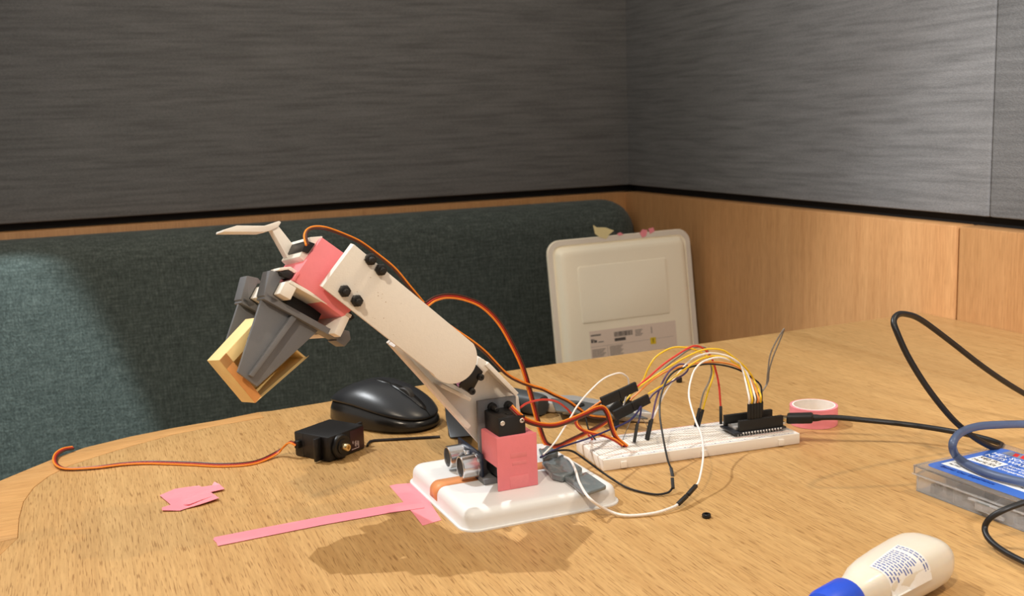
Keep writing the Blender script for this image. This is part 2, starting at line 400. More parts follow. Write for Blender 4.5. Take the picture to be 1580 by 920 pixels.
# lower arm: channel with side flanges and end block
la = [on(598, 530, -36), on(607, 522, -36), on(700, 528, -36), on(742, 552, -36), on(800, 612, -36), on(805, 650, -36), on(790, 680, -36), on(752, 697, -36), on(738, 684, -36)]
lower = pro('lower_arm', la, -N_ * .004, M_white, robot, .4, 'flat white lower arm link')
def flange(q0, q1, w, n0, n1, name, parent, m=M_white):
    a, b = on(*q0, -36), on(*q1, -36); t = (b - a).normalized(); s = N_.cross(t).normalized()
    return pro(name, [a + N_ * .001 * (n0 + 36), b + N_ * .001 * (n0 + 36), b + N_ * .001 * (n0 + 36) + s * w * .001, a + N_ * .001 * (n0 + 36) + s * w * .001], N_ * ((n1 - n0) * .001), m, parent, .3)
flange((599, 531), (712, 656), 3.2, -36, -24, 'side_flange', lower)
flange((742, 553), (788, 600), -3.0, -36, -22, 'side_flange', lower)
bl = [on(738, 552, -24), on(747, 555, -24), on(757, 567, -24), on(744, 581, -24), on(735, 570, -24)]
pro('end_block', bl, -N_ * .012, M_white, lower, .4)
cr = [on(663, 573, -30), on(672, 568, -30), on(706, 607, -30), on(697, 612, -30)]
flange((668, 590), (712, 612), 2.5, -36, -20, 'cross_wall', lower)
# elbow servo
def onr(px, py, nmm): return on(px, py, nmm)
es_ = [on(640, 535, -10), on(668, 508, -10), on(727, 560, -10), on(711, 600, -10), on(694, 590, -10)]
es = pro('elbow_servo', es_, -N_ * .018, M_black, robot, .5, 'black servo motor in the elbow')
pro('servo_flange', [on(734, 562, -8.5), on(746, 574, -8.5), on(727, 609, -8.5), on(708, 595, -8.5)], -N_ * .016, M_black, es, .6)
for q in ((741.5, 582), (728, 604)):
    P = on(*q, -8.5); lat('screw', Fr(P, E_, ZZ, N_), [(2.3, -.5), (2.3, 1.2), (1.6, 2.0), (.8, 2.0), (.8, 1.2)], M_blackm, es, 12)
pro('sticker', [on(703, 591, -9.7), on(716, 583, -9.7), on(720, 588, -9.7), on(707, 597, -9.7)], N_ * .0002, mat('purple_sticker', s2l(200, 150, 205), .4), es, 0)
# upper arm: stadium shaped plate
ul = [(497, 443), (547, 376)]
A1, A2 = on(497, 443, 0), on(546, 377, 0)
B1, B2 = on(731, 531, 0), on(668, 577, 0)
rc = (B1 + B2) * .5; rad = (B1 - B2).length * .5
s_ = (B1 - B2).normalized(); t_ = N_.cross(s_); t_ = t_ if t_.dot(rc - A1) > 0 else -t_
pts = [A1, A2] + [rc + s_ * rad * math.cos(math.radians(a)) + t_ * rad * math.sin(math.radians(a)) for a in range(0, 181, 9)]
upper = pro('upper_arm', pts, -N_ * .0075, M_white, robot, .35, 'white upper arm plate with a rounded end')
for q in ((571, 400), (587, 416), (531, 449), (550, 464)):
    P = on(*q, 0); fr = Fr(P, E_, ZZ, N_)
    b = lat('bolt', fr, [(3.5, 0), (3.5, 2.6), (3.0, 3.0), (2.0, 3.1), (1.8, 6.2), (1.3, 6.6)], M_blackm, upper, 6 * 2)
    lathe_pts = lat('nut', fr, [(3.9, 0.02), (3.9, 2.2), (3.2, 2.7)], M_black, b, 6)
for k in range(34):           # small print blemishes
    u, v = random.random(), random.random()
    P = A1.lerp(A2, .1 + .75 * u) + (rc - (A1 + A2) * .5).normalized() * (.012 + .05 * v)
    lat('blemish', Fr(P, E_, ZZ, N_), [(random.uniform(.2, .5), -.05), (.2, .12)], mat('print_blemish', s2l(196, 180, 160), .7), upper, 6) if k < 16 else None

# ---------------------------------------------------------------- gripper frame
PSI = math.radians(14)
bdir = -((A1.lerp(A2, .5) - rc).normalized())                     # down the arm
wdir = N_.cross(bdir); wdir = wdir if wdir.z > 0 else -wdir        # up and right
ddir = (N_ * math.cos(PSI) + wdir * math.sin(PSI)).normalized()    # towards the camera
kdir = -(wdir * math.cos(PSI) - N_ * math.sin(PSI)).normalized()   # down and left, finger direction
_b, _k = bdir.copy(), kdir.copy(); bdir = (_b * .989 - _k * .148).normalized(); kdir = (_k * .989 + _b * .148).normalized()
GO = on(451, 433, -9)
GF = Fr(GO, bdir, kdir, ddir)
def og(px, py, dmm): return gp(px, py, GF(0, 0, dmm), ddir)
def gpoly(name, px, d0, d1, m, parent, bev=.4, label=None):
    return pro(name, [og(x, y, d1) for x, y in px], -ddir * ((d1 - d0) * .001), m, parent, bev, label)
pk = gpoly('wrist_block', [(497, 366), (560, 411), (575, 447), (530, 491), (452, 432)], -38, 0, M_pink, robot, .8, 'wrist block wrapped in pink tape')
gpoly('tape_edge', [(452, 431), (459, 419), (462, 422), (455, 434)], -.2, .9, M_pink, pk, .3)
tr = gpoly('servo_tray', [(478, 366), (498, 364.5), (497.5, 368), (470, 404), (462, 396)], -36, -4, M_white, robot, .4, 'white printed tray beside the wrist block')
ws = gpoly('wrist_servo', [(473, 371), (487, 376), (476, 391), (466, 387)], -30, -2, M_black, robot, .5, 'black wrist servo end')
gpoly('servo_pins', [(533, 487), (541, 481), (548, 490), (541, 495)], -24, -8, M_black, pk, .3)
# gripper housing: plate and two rails along d
hs = bxo('gripper_housing', GF, -1, 44, .2, 2.4, -84, 0, M_white, robot, .3, 'white printed gripper rail housing')
bxo('rail', GF, -3.5, 4.5, 2.5, 11, -84, 0, M_white, hs, .5)
bxo('rail', GF, 38.5, 43.5, 2.5, 16, -84, 0, M_white, hs, .5)
gs = bxo('gripper_servo', GF, 10, 34, 2.6, 13, -70, -24, M_blackm, robot, .5, 'black servo inside the gripper')
lat('pinion', Fr(GF(22, 15.1, -34), bdir, ddir, kdir), [(8, 0), (8, 2), (2, 2.2)], M_black, gs, 20)
def finger(dc, lab, ln=63):
    f = bxo('gripper_finger', GF, -8, 50 if ln > 50 else 28, 12.5, 16.5, dc - 7, dc + 7, M_grey, robot, .4, lab)
    # hooks round the rails
    bm = bmesh.new(); prism(bm, [GF(-12.5, -1, dc - 7), GF(-5.2, -3.2, dc - 7), GF(-1.5, -1.5, dc - 7), GF(-3.8, .2, dc - 7), GF(-4.2, 11.4, dc - 7), GF(2, 12.4, dc - 7), GF(-2, 16.5, dc - 7), GF(-9, 14.5, dc - 7)], ddir * .014)
    bmesh.ops.recalc_face_normals(bm, faces=bm.faces); bevel_all(bm, .0004); link('hook', bm, M_grey, f, True)
    bm = bmesh.new(); k0 = 0 if ln > 50 else -22; prism(bm, [GF(k0 + 46, 9, dc - 7), GF(k0 + 50.5, 8, dc - 7), GF(k0 + 53.5, 12, dc - 7), GF(k0 + 52, 18, dc - 7), GF(k0 + 45, 17.5, dc - 7)], ddir * .014)
    bmesh.ops.recalc_face_normals(bm, faces=bm.faces); bevel_all(bm, .0004); link('hook', bm, M_grey, f, True)
    bm = bmesh.new(); prism(bm, [GF(-7.5, 16.4, dc - 1.5), GF(33.5, 16.4, dc - 1.5), GF(33.5 - 19 * (ln - 16.4) / 46.6, ln + 1.5, dc - 1.5), GF(-7.5 + 7.2 * (ln - 16.4) / 46.6, ln - 1, dc - 1.5)], ddir * .003)
    bmesh.ops.recalc_face_normals(bm, faces=bm.faces); bevel_all(bm, .0003); link('blade', bm, M_grey, f, True)
    bm = bmesh.new(); prism(bm, [GF(12.8, 16.4, dc + 1.4), GF(16.6, 16.4, dc + 1.4), GF(8.4, ln - 2, dc + 1.4), GF(5.6, ln - 2, dc + 1.4)], ddir * .004)
    bmesh.ops.recalc_face_normals(bm, faces=bm.faces); bevel_all(bm, .0003); link('rib', bm, M_grey, f, True)
finger(-16, 'grey printed gripper finger nearest the camera')
finger(-60, 'grey printed gripper finger on the far side', 46)
# bent white lever and small clip
lv = gpoly('lever', [(419, 354), (430, 349), (463, 391), (468, 405), (459, 417), (449.5, 409)], -34, -27, M_white, robot, .35, 'bent white printed lever above the wrist')
gpoly('lever_tip', [(345, 358), (345.5, 354.5), (366, 348), (408, 348.5), (431, 341), (434, 343), (430, 349.5), (418.5, 355.5), (407.7, 358)], -42, -26, M_white, lv, .35)
gpoly('cable_clip', [(430, 417), (432, 413), (449, 411.5), (459, 419), (455, 422), (445, 416), (433, 418)], -20, -4, M_white, robot, .3)
gpoly('knob', [(433, 420), (444, 417), (453, 422), (452, 431), (443, 428), (435, 425)], -18, -4, M_blackm, robot, .6)

# paper box held in the gripper
M_paper = mat('cream_paper', s2l(244, 216, 152), .7, var=.08, scale=90, bump=.3, bscale=120)
bxc = [og(x, y, -24) for x, y in ((338, 556), (393, 622), (473, 552), (399, 490))]
pb = thing('paper_box', 'small cream cardboard tray box held between the grey gripper fingers', 'paper box', (bxc[1]))
cen = sum(bxc, V()) / 4; dep = -ddir * .024
for i in range(4):
    a, b = bxc[i], bxc[(i + 1) % 4]; ins = (cen - (a + b) * .5).normalized() * .0013
    pro('side_wall', [a, b, b + ins, a + ins], dep, M_paper, pb, .15)
pro('back_panel', [p + dep for p in bxc], -ddir * .001, M_paper, pb, .15)
a, b = bxc[0], bxc[1]; sv_ = (bxc[3] - bxc[0]).normalized()
pro('folded_flap', [a + ddir * .0005, b + ddir * .0005, b + ddir * .0005 + sv_ * .0055, a + ddir * .0005 + sv_ * .006], ddir * .0006, mat('painted_paper_shade', s2l(226, 158, 92), .7), pb, .1)  # orange shade of the lower-left cream wall, put into this flap's colour
a, b = bxc[2], bxc[1]
pro('folded_flap', [a + ddir * .0005, b + ddir * .0005, b + ddir * .0005 + sv_ * .0055, a + ddir * .0005 + sv_ * .002], ddir * .0006, M_paper, pb, .1)
a, b = bxc[0], bxc[3]
pro('folded_flap', [a + ddir * .0005, b + ddir * .0005, b + ddir * .0005 - (bxc[0] - bxc[1]).normalized() * .007, a + ddir * .0005 - (bxc[0] - bxc[1]).normalized() * .007], ddir * .0006, M_paper, pb, .1)

# ---------------------------------------------------------------- ultrasonic sensor on the plate
SB = gz(744, 746, PH * .001)
sens = thing('ultrasonic_sensor', 'ultrasonic distance sensor with two silver cylinders on the white base', 'sensor', SB)
SF = Fr(SB, -E_, -N_, ZZ)            # x = look direction, y = away from camera
M_pcb = mat('pcb_dark', s2l(30, 38, 56), .4, var=.15, scale=900)
bxo('circuit_board', SF, -1.6, 0, 0, 45, .2, 20.4, M_pcb, sens, .15)
for y in (9.6, 35.2):
    fr = Fr(SF(0, y, 10.4), SF.y, ZZ, SF.x)
    c = lat('transducer', fr, [(8.5, .02), (8.5, 1.2), (8.0, 1.3), (8.0, 11.6), (7.6, 12.1), (6.7, 12.1), (6.6, 10.6)], M_chrome, sens, 36)
    lat('mesh_grille', fr, [(6.5, 10.4), (6.5, 10.8), (5.5, 11.0)], mat('mesh_grille', s2l(60, 56, 52), .7, .3, var=.5, scale=2500, bump=.6), c, 28)
bxo('crystal', SF, .02, 3.6, 19, 25.5, 14.5, 18, M_chrome, sens, .8)
for k in range(4): bxo('pin', SF, .02, 9 - 2, 18.6 + 2.54 * k, 19.2 + 2.54 * k, 2.0, 2.6, M_steel, sens, .1)
bxo('chip', SF, -3.2, -1.62, 16, 26, 6, 12, M_black, sens, .2)
bxo('chip', SF, .02, 1.4, 20, 24, 6, 10, M_black, sens, .2)

# ---------------------------------------------------------------- grey tape-wrapped pads on the plate
M_wrap = mat('grey_wrap', s2l(112, 120, 122), .16, var=.18, scale=70, bump=.9, bscale=90, coat=.5)
def pad(name, px, z0, h, lab, zz=None):
    bm = bmesh.new(); prism(bm, [gz(x, y, z0) for x, y in px], V((0, 0, h))); bmesh.ops.recalc_face_normals(bm, faces=bm.faces); bevel_all(bm, .0012, 3)
    bmesh.ops.triangulate(bm, faces=[f for f in bm.faces if len(f.verts) > 4]); bmesh.ops.subdivide_edges(bm, edges=[e for e in bm.edges if e.calc_length() > .006], cuts=3, use_grid_fill=True)
    for v in bm.verts:
        if v.co.z > z0 + h * .5: v.co.z += .0008 * math.sin(v.co.x * 700 + v.co.y * 300) * .7
    return tag(link(name, bm, M_wrap, None, True), lab, 'taped pad')
pad('taped_pad', ((869, 742), (905, 735), (936, 756), (902, 768)), .0132, .003, 'flat grey pad wrapped in shiny tape at the edge of the white base')
pad('taped_pad', ((836, 722), (868, 711), (899, 732), (868, 745), (852, 741)), .0134, .0045, 'thicker grey pad wrapped in shiny tape beside the pink box')
pad('taped_pad', ((831, 702), (848, 696), (862, 706), (838, 715)), .0134, .0045, 'grey taped pad mostly hidden behind the pink box')

# ---------------------------------------------------------------- loose servo on the table
so = gz(456, 703.5); sdirL = V((.0205, .0300, 0)).normalized(); sdirH = V((sdirL.y, -sdirL.x, 0))
SVF = Fr(so, sdirL, sdirH, ZZ)         # x = servo length, y = towards shaft, z up (width)
servo = thing('servo_motor', 'loose black servo motor with brass shaft lying on the table', 'servo motor', so)
body = bxo('body', SVF, 0, 40.5, 0, 37, 0.3, 20, M_black, servo, .9)
bxo('cover_seam', SVF, -.12, 40.6, 9, 9.5, .6, 19.7, M_blackm, body, .05)
for x0, x1 in ((-7, -.02), (40.52, 47.5)):
    f = bxo('flange', SVF, x0, x1, 27, 29.6, 1, 19.4, M_black, servo, .6)
    for z in (5, 15): lat('hole', Fr(SVF((x0 + x1) / 2, 26.95, z), sdirL, ZZ, -sdirH), [(1.9, 0), (1.9, .15), (1.2, .15)], M_steel, f, 12)
bm = bmesh.new(); lathe(bm, Fr(SVF(12, 37, 10.1), sdirL, ZZ, sdirH), [(9.6, -.5), (9.6, 2.2), (8.8, 3.2), (6, 3.3), (5.8, 4.2), (3.4, 4.4)], 32); link('gear_dome', bm, M_black, servo, True)
lat('shaft', Fr(SVF(12, 41.2, 10.1), sdirL, ZZ, sdirH), [(2.9, 0), (2.9, 4.6), (2.6, 5), (1.4, 5), (1.3, 3)], M_brass, servo, 20)
bxo('cable_boot', SVF, -3.5, -.02, 3, 7, 7.5, 13.5, M_blackm, servo, .5)
stk = bxo('sticker', SVF, 24, 40, 37.0, 37.15, 2, 18.6, mat('dark_red_sticker', s2l(52, 20, 26), .35), servo, .05)
def textobj(name, s, size, o, x, y, m, parent, align='LEFT', up=.0001, xs=1.0):
    c = bpy.data.curves.new(name, 'FONT'); c.body = s; c.size = size; c.align_x = align; c.align_y = 'CENTER'; c.extrude = .00004; c.resolution_u = 2
    ob = bpy.data.objects.new(name, c); COL.objects.link(ob)
    dg = bpy.context.evaluated_depsgraph_get(); me = bpy.data.meshes.new_from_object(ob.evaluated_get(dg)); bpy.data.objects.remove(ob)
    x = V(x).normalized(); y = V(y).normalized(); z = x.cross(y).normalized()
    me.transform(Matrix((x * xs, y, z)).transposed().to_4x4()); me.transform(Matrix.Translation(V(o) + z * up))
    me.materials.clear(); me.materials.append(m)
    ob = bpy.data.objects.new(name, me); COL.objects.link(ob); ob.parent = parent
    if parent is not None and parent.type == 'EMPTY': ob.matrix_parent_inverse = Matrix.Translation(-parent.location)
    return ob
M_ink_w = mat('white_ink', s2l(240, 240, 240), .5); M_ink_k = mat('black_ink', s2l(30, 30, 34), .5); M_ink_b = mat('blue_ink', s2l(52, 76, 160), .5)
M_ink_g = mat('grey_ink', s2l(120, 116, 110), .6); M_ink_dk = mat('dark_ink', s2l(66, 64, 62), .6)
bm = bmesh.new()
for x0, x1, z0, z1 in ((25, 33, 3, 3.6), (33, 33.6, 3, 8.5), (29, 29.6, 5, 9), (30, 32.4, 6.4, 7), (30, 30.6, 4.6, 9.6), (31.8, 32.4, 5, 9), (26, 27.6, 8.6, 9.2), (26.6, 27.2, 7.5, 10)): box(bm, SVF, x0, x1, 37.1, 37.3, z0, z1)
link('sticker_mark', bm, mat('sticker_print', s2l(200, 180, 178), .5), stk)

# ---------------------------------------------------------------- cables and wires
def strands(name, pts, cols, r, label, cat, group=None, flat=None, n=10):
    """flat ribbon of strands; pts world"""
    P = spline(pts, n); t = thing(name, label, cat, P[0], group); k = len(cols)
    flat = V(flat or (0, 0, 1))
    for j, m in enumerate(cols):
        off = (j - (k - 1) / 2) * r * 1.9; Q = []
        for i, p in enumerate(P):
            tg = (P[min(i + 1, len(P) - 1)] - P[max(i - 1, 0)]).normalized()
            s = tg.cross(flat)
            if s.length < .2: s = tg.cross(flat + V((.4, .2, .3)))
            s.normalize(); s2 = s.cross(tg).normalized()
            tw = .55 * math.sin(5.0 * i / len(P))
            Q.append(p + (s * math.cos(tw) + s2 * math.sin(tw)) * off)
        link('strand', sweep(bmesh.new(), Q, r, 7), m, t, True)
    return t
SERVO3 = [M_or, M_rd, M_br]
r3 = .00072
# loose servo's own cable
def tz(px, py, z=.0016): return gz(px, py, z)
c0 = SVF(-3.4, 5, 10.5)
strands('servo_cable', [c0, gy(446, 683, c0.y + .001), tz(430, 697, .004), tz(405, 710), tz(380, 716), tz(340, 718), tz(300, 716), tz(260, 714.5), tz(225, 714), tz(190, 716), tz(150, 721), tz(110, 723.5), tz(93, 721), tz(85, 713), tz(87, 702, .003), tz(98, 694, .004), tz(113, 691, .003)], [M_or, M_rd, M_br], r3, 'orange, red and brown cable of the loose servo, curled at its end', 'cable', flat=(0, 0, 1))
def wp(seq): return [gy(x, y, Y) for x, y, Y in seq]
# shoulder servo cable to the breadboard
strands('servo_cable', wp([(788, 628, .703), (800, 640, .700), (815, 650, .702), (836, 656, .712), (858, 656, .725), (882, 648, .742), (905, 638, .762), (920, 631, .776), (931, 630, .785), (938, 640, .786), (944, 660, .788), (952, 677, .790), (967, 690, .79)]), [M_or, M_rd, M_br], r3, 'servo cable from the shoulder bracket hooked down onto the breadboard', 'cable', flat=(0, -1, .25))
# elbow servo cable, tall arc
strands('servo_cable', wp([(658, 470, .70), (672, 461, .715), (692, 457, .735), (718, 461, .75), (745, 473, .76), (770, 498, .77), (790, 532, .775), (806, 566, .78), (817, 602, .785), (826, 636, .79), (835, 668, .79), (844, 686, .79), (860, 689, .795), (880, 680, .80), (905, 668, .805), (925, 658, .812), (937, 650, .815)]), [M_br, M_rd, M_or], r3, 'servo cable arching high over the robot arm', 'cable', flat=(0, -1, .2))
# wrist servo cable over the upper arm
strands('servo_cable', wp([(474, 378, .655), (471, 365, .66), (475, 355, .668), (487, 351, .675), (505, 353, .68), (530, 362, .69), (556, 374, .70), (585, 395, .71), (610, 416, .715), (635, 446, .72), (668, 484, .73), (700, 508, .735), (728, 527, .74), (750, 545, .75), (780, 576, .765), (802, 589, .775), (821, 596, .785), (838, 601, .79), (856, 610, .795), (876, 619, .80), (893, 631, .805), (910, 642, .81), (935, 645, .815)]), [M_or, M_br], r3, 'thin orange and brown cable running from the wrist along the upper arm', 'cable', flat=(0, -1, .3))
# short ribbon to breadboard
strands('servo_cable', wp([(905, 640, .80), (892, 644, .797), (889, 653, .795), (896, 662, .793), (912, 668, .792), (930, 671.5, .79), (948, 679, .788), (961, 688, .788)]), [M_or, M_rd], r3, 'short orange and red loop ending on the breadboard corner', 'cable', flat=(0, -1, .25))
# connector wires (red/yellow) running into the long connector
strands('servo_cable', wp([(880, 650, .80), (900, 639, .80), (915, 629, .80), (928, 620, .80)]), [M_wo, M_br], r3, 'short brown and orange leads entering the long black connector', 'cable', flat=(0, -1, .25))

def housing(p, q, w, d, parent, name='connector_housing', cuts=0, m=M_blackm):
    """rectangular connector between world points p and q; w wide, d deep (mm)"""
    p, q = V(p), V(q); x = (q - p).normalized(); y = x.cross(V((.1, 1, .1))).normalized(); z = x.cross(y).normalized()
    L_ = (q - p).length * 1000; fr = Fr(p, x, y, z)
    o = bxo(name, fr, 0, L_, -w / 2, w / 2, -d / 2, d / 2, m, parent, .25)
    bxo('latch_window', fr, L_ * .62, L_ * .82, -w * .18, w * .18, -d / 2 - .06, -d / 2 + .04, mat('latch_metal', (.3, .3, .3), .4, .6), o, .02)
    return o
def jumper(name, pts, m, r, label, group='jumper wires', ends=(), n=10):
    t = thing(name, label, 'wire', pts[0], None)
    link('wire', sweep(bmesh.new(), spline(pts, n), r, 8), m, t, True)
    for (p, q) in ends: housing(p, q, 2.3, 2.5, t)
    return t
rj = .00075
# breadboard frame
TH = .305
BB = V((.0624, .7613, 0)); BU = V((math.cos(TH), math.sin(TH), 0)); BV = V((-math.sin(TH), math.cos(TH), 0))
BBF = Fr(BB, BU, BV, ZZ)
# three way connectors
cn = thing('pin_connector', 'long black pin connector pair with red and yellow leads above the breadboard', 'connector', gy(928, 621, .80))
housing(gy(928, 621, .80), gy(955, 609, .806), 7.6, 2.8, cn, 'plug_half'); housing(gy(955.5, 608.5, .806), gy(982, 596, .812), 7.2, 2.8, cn, 'socket_half')
cn = thing('pin_connector', 'black pin connector pair with yellow and purple leads above the breadboard', 'connector', gy(950, 641, .805))
housing(gy(948, 642, .805), gy(975, 628.5, .811), 7.8, 3.0, cn, 'plug_half'); housing(gy(975.5, 628, .811), gy(1001, 615, .817), 7.4, 3.0, cn, 'socket_half')
cn = thing('pin_connector', 'black pin connector hidden behind the two other connectors', 'connector', gy(943, 640, .82))
housing(gy(943, 637, .822), gy(958, 622, .826), 7.6, 2.8, cn, 'plug_half'); housing(gy(958.5, 621.5, .826), gy(971, 613, .83), 7.2, 2.8, cn, 'socket_half')
cn = thing('pin_connector', 'small black pin plug standing at the breadboard corner under the cables', 'connector', gy(950, 660, .83))
housing(gy(953, 648, .822), gy(948, 664, .82), 3.4, 2.8, cn, 'plug_half')

def row(seq): return wp(seq)
MY = .838
def mcu_pin(u, v, z): return BBF(u, v, z)
mp = [(119.6 + 2.54 * k) for k in range(12)]
HZ = 17.0; HT = 33.5; FV = 12.0; RV = 29.5
# wires to the microcontroller: each ends in a housing stuck in the front header
def to_mcu(name, seq, m, k, label, v=FV, first=(), top=HT):
    e0, e1 = BBF(mp[k], v, top - .5), BBF(mp[k], v, HZ)
    return jumper(name, wp(seq) + [BBF(mp[k], v, top + 6), e0], m, rj, label, ends=[(e1, BBF(mp[k], v, top))] + list(first))
h1 = gy(1004, 652, .815), gy(999, 679, .805)
W2 = [(1005, 650, .815), (1015, 630, .82), (1024, 610, .82), (1040, 585, .825), (1061, 560, .83), (1076, 550, .83), (1097, 545, .83), (1119, 548.6, .83), (1136, 557, .83), (1145, 569, .832)]
to_mcu('jumper_wire', W2, M_ww, 3, 'white jumper wire arching from the breadboard to the controller', first=[(gy(1006, 647, .814), gy(999, 680, .806))])
to_mcu('jumper_wire', [(1000, 608, .815), (1028, 591, .82), (1055, 571, .822), (1077.6, 556, .825), (1096, 550, .828), (1114.5, 551, .828), (1130, 558, .83), (1148, 573, .832)], M_wy, 4, 'yellow jumper wire from the lower connector to the controller')
to_mcu('jumper_wire', [(983, 599, .812), (1000, 587.6, .815), (1028, 569, .82), (1055, 553, .825), (1079, 542, .828), (1096, 538.6, .83), (1114.5, 540.5, .832), (1130, 550, .834), (1147, 564, .836), (1158, 577, .838), (1165, 590, .838)], M_wy, 7, 'yellow jumper wire from the long connector, highest arc to the controller')
to_mcu('jumper_wire', [(972, 618, .826), (985, 606, .828), (1000, 592, .83), (1016.6, 580, .832), (1035, 571, .835), (1068, 562, .838), (1103, 559, .84), (1130, 563, .84), (1145, 571, .84), (1156, 583, .84)], M_wo, 6, 'light orange jumper wire arching to the controller')
W1p = [(1073, 751, .700), (1079, 740, .706), (1085, 705, .725), (1082.5, 674, .745), (1072, 646, .765), (1063, 611, .785), (1067, 583, .805), (1075.5, 566, .812), (1090, 556, .82), (1112, 552, .826), (1136, 561, .832), (1152, 575, .836)]
to_mcu('jumper_wire', W1p, M_ww, 5, 'white jumper wire rising from the table joint to the controller', first=[(gy(1074, 749.5, .701), gz(1061, 764, .0062))])
blk = [(1036, 724, .752), (1030, 708.6, .757), (1023, 674, .77), (1018, 639, .785), (1020, 611, .80), (1030, 585, .812), (1045, 571, .82), (1065, 566.5, .828), (1090, 562, .835), (1116.5, 564, .838), (1140, 571, .84), (1160, 583, .84), (1173, 594, .84)]
to_mcu('jumper_wire', blk, M_wb, 8, 'black jumper wire rising from the table joint to the controller', first=[(gy(1035.5, 723, .752), gy(1038.5, 738, .745))], v=FV + 2.6)
# grey pair looping up behind the controller
jumper('jumper_wire', [BBF(mp[9], RV, HT - 1)] + wp([(1181, 597, .848), (1184.6, 575, .848), (1188, 550, .848), (1196, 530, .848), (1209.5, 508, .848), (1206, 519, .85), (1194, 548, .85), (1187, 571, .85), (1184, 592, .85)]) + [BBF(mp[9] + 2.54, RV, HT - 1)], M_wg, .00062, 'grey jumper wire folded into a tall loop behind the controller', ends=[(BBF(mp[9], RV, HZ), BBF(mp[9], RV, HT + 3)), (BBF(mp[9] + 2.54, RV, HZ), BBF(mp[9] + 2.54, RV, HT + 3))])
# wires to the far rail
def hs2(px0, px1, Y0, Y1): return (gy(*px0, Y0), gy(*px1, Y1))
jumper('jumper_wire', wp([(962, 622, .822), (978, 604, .826), (991.6, 588, .83), (1000, 569, .832), (1011, 552, .835), (1028, 540.5, .84), (1042.5, 536, .842), (1061, 537, .844), (1074, 540.5, .845), (1089, 549, .845), (1099, 563.6, .845), (1100.6, 580, .845), (1092, 606, .842), (1084, 634, .84)]), M_wy, rj, 'yellow jumper wire arching to the far rail of the breadboard', ends=[(gy(1084.5, 632, .84), BBF(102.6, 48.5, 8.9))])
jumper('jumper_wire', wp([(1000, 590, .835), (1028, 565, .84), (1048, 550, .843), (1061, 541, .845), (1077, 535.5, .847), (1090.5, 539, .848), (1096, 558, .848), (1098, 573, .848), (1094, 589, .846), (1085, 608, .843), (1079.5, 632, .841)]), M_wg, rj, 'grey jumper wire beside the yellow one to the far rail', ends=[(gy(1079.5, 630, .841), BBF(100.0, 48.8, 8.9))])
jumper('jumper_wire', wp([(983, 597, .812), (1000, 583, .818), (1022, 563.6, .825), (1046, 547, .83), (1063, 537, .835), (1074, 534, .84), (1085, 538, .845), (1096, 549, .848), (1103, 567, .85), (1109, 593, .85), (1112, 628, .847)]), M_wr, rj * 1.1, 'red jumper wire arching to the far rail beside the controller', ends=[(gy(1112, 627, .847), BBF(122, 47, 8.9))])
jumper('jumper_wire', wp([(1001, 617, .817), (1011, 606, .82), (1037, 589, .824), (1055, 578, .828), (1061.5, 570, .83), (1059, 563.6, .832), (1048, 562.6, .832), (1033, 573, .83), (1022, 591, .826), (1012, 618, .82), (1006, 648, .815)]), M_wp, rj, 'purple jumper wire doubling back to the breadboard', ends=[(gy(1003.5, 649, .8165), gy(996.5, 681, .8085))])
jumper('jumper_wire', wp([(834, 706, .735), (843, 701, .745), (864, 691, .76), (905, 677.6, .775), (938, 664.5, .79), (970, 650, .80), (983, 637, .806), (989, 628, .81), (988, 640, .81), (984, 656, .807)]), M_wn, rj, 'navy blue jumper wire from behind the pink box to the breadboard', ends=[(gy(983.5, 654, .807), gy(978.5, 682.5, .797))])
# white and black wires from the base over the table
jumper('jumper_wire', [gz(858, 705, .012)] + wp([(872, 706, .742), (881, 712, .728), (888, 726, .710), (895, 747, .688)]) + [gz(911, 770.5, .0145), gz(940, 788.8, .004), gz(968, 795.8, .0016), gz(1009.5, 792, .0018), gz(1038, 783, .003), gz(1048, 777, .004)], M_ww, rj * 1.25, 'white wire curving from the base over the table to a joint', ends=[(gz(1046, 778.5, .004), gz(1060, 765, .006))])
jumper('jumper_wire', [gz(836, 705, .018), gz(848, 699, .021), gz(866, 695, .021), gz(884, 697, .017), gz(905, 711, .012), gz(929.5, 729, .006), gz(955, 746, .0022), gz(975, 755.5, .0012), gz(1009.5, 763, .0012), gz(1030, 760.5, .002), gz(1038, 753, .004)], M_wb, rj * 1.05, 'black wire curving from the base over the table to a joint', ends=[(gz(1038.5, 754, .004), gz(1037.3, 738, .0095))])
jumper('jumper_wire', [gz(838, 702, .022)] + wp([(850, 690, .745), (861, 676, .752), (881, 643, .77), (892, 625, .78), (908, 606, .79), (931, 585, .80), (954, 576, .808), (965.5, 580, .812), (970, 588, .814), (969, 602, .814), (962, 626, .812)]), M_ww, rj * .9, 'thin white wire looping above the pliers into the connectors')
jumper('jumper_wire', wp([(803, 629, .745), (814, 622, .76), (836, 617, .78), (856, 619, .79), (870, 627, .80), (882, 639, .805), (893, 656, .808)]) + [BBF(12, 50, 8.8)], M_wr, rj * 1.1, 'red wire bowing from the bracket to the breadboard corner')
jumper('jumper_wire', wp([(893, 628, .825), (899, 634, .825), (904, 646, .823), (908, 662, .818)]) + [BBF(13.5, 48, 8.8)], M_wb, rj * .9, 'short thin black wire dropping to the breadboard corner')
jumper('jumper_wire', [BBF(33, 40, 8.8)] + wp([(973, 650, .83), (981, 644, .83)]), M_wg, .0003, 'thin bare component lead rising from the breadboard')
jumper('jumper_wire', [BBF(52, 40, 8.8)] + wp([(999, 660, .835), (992, 648, .83), (988, 645, .83)]), M_wg, .0003, 'second thin bare component lead bent over the breadboard')

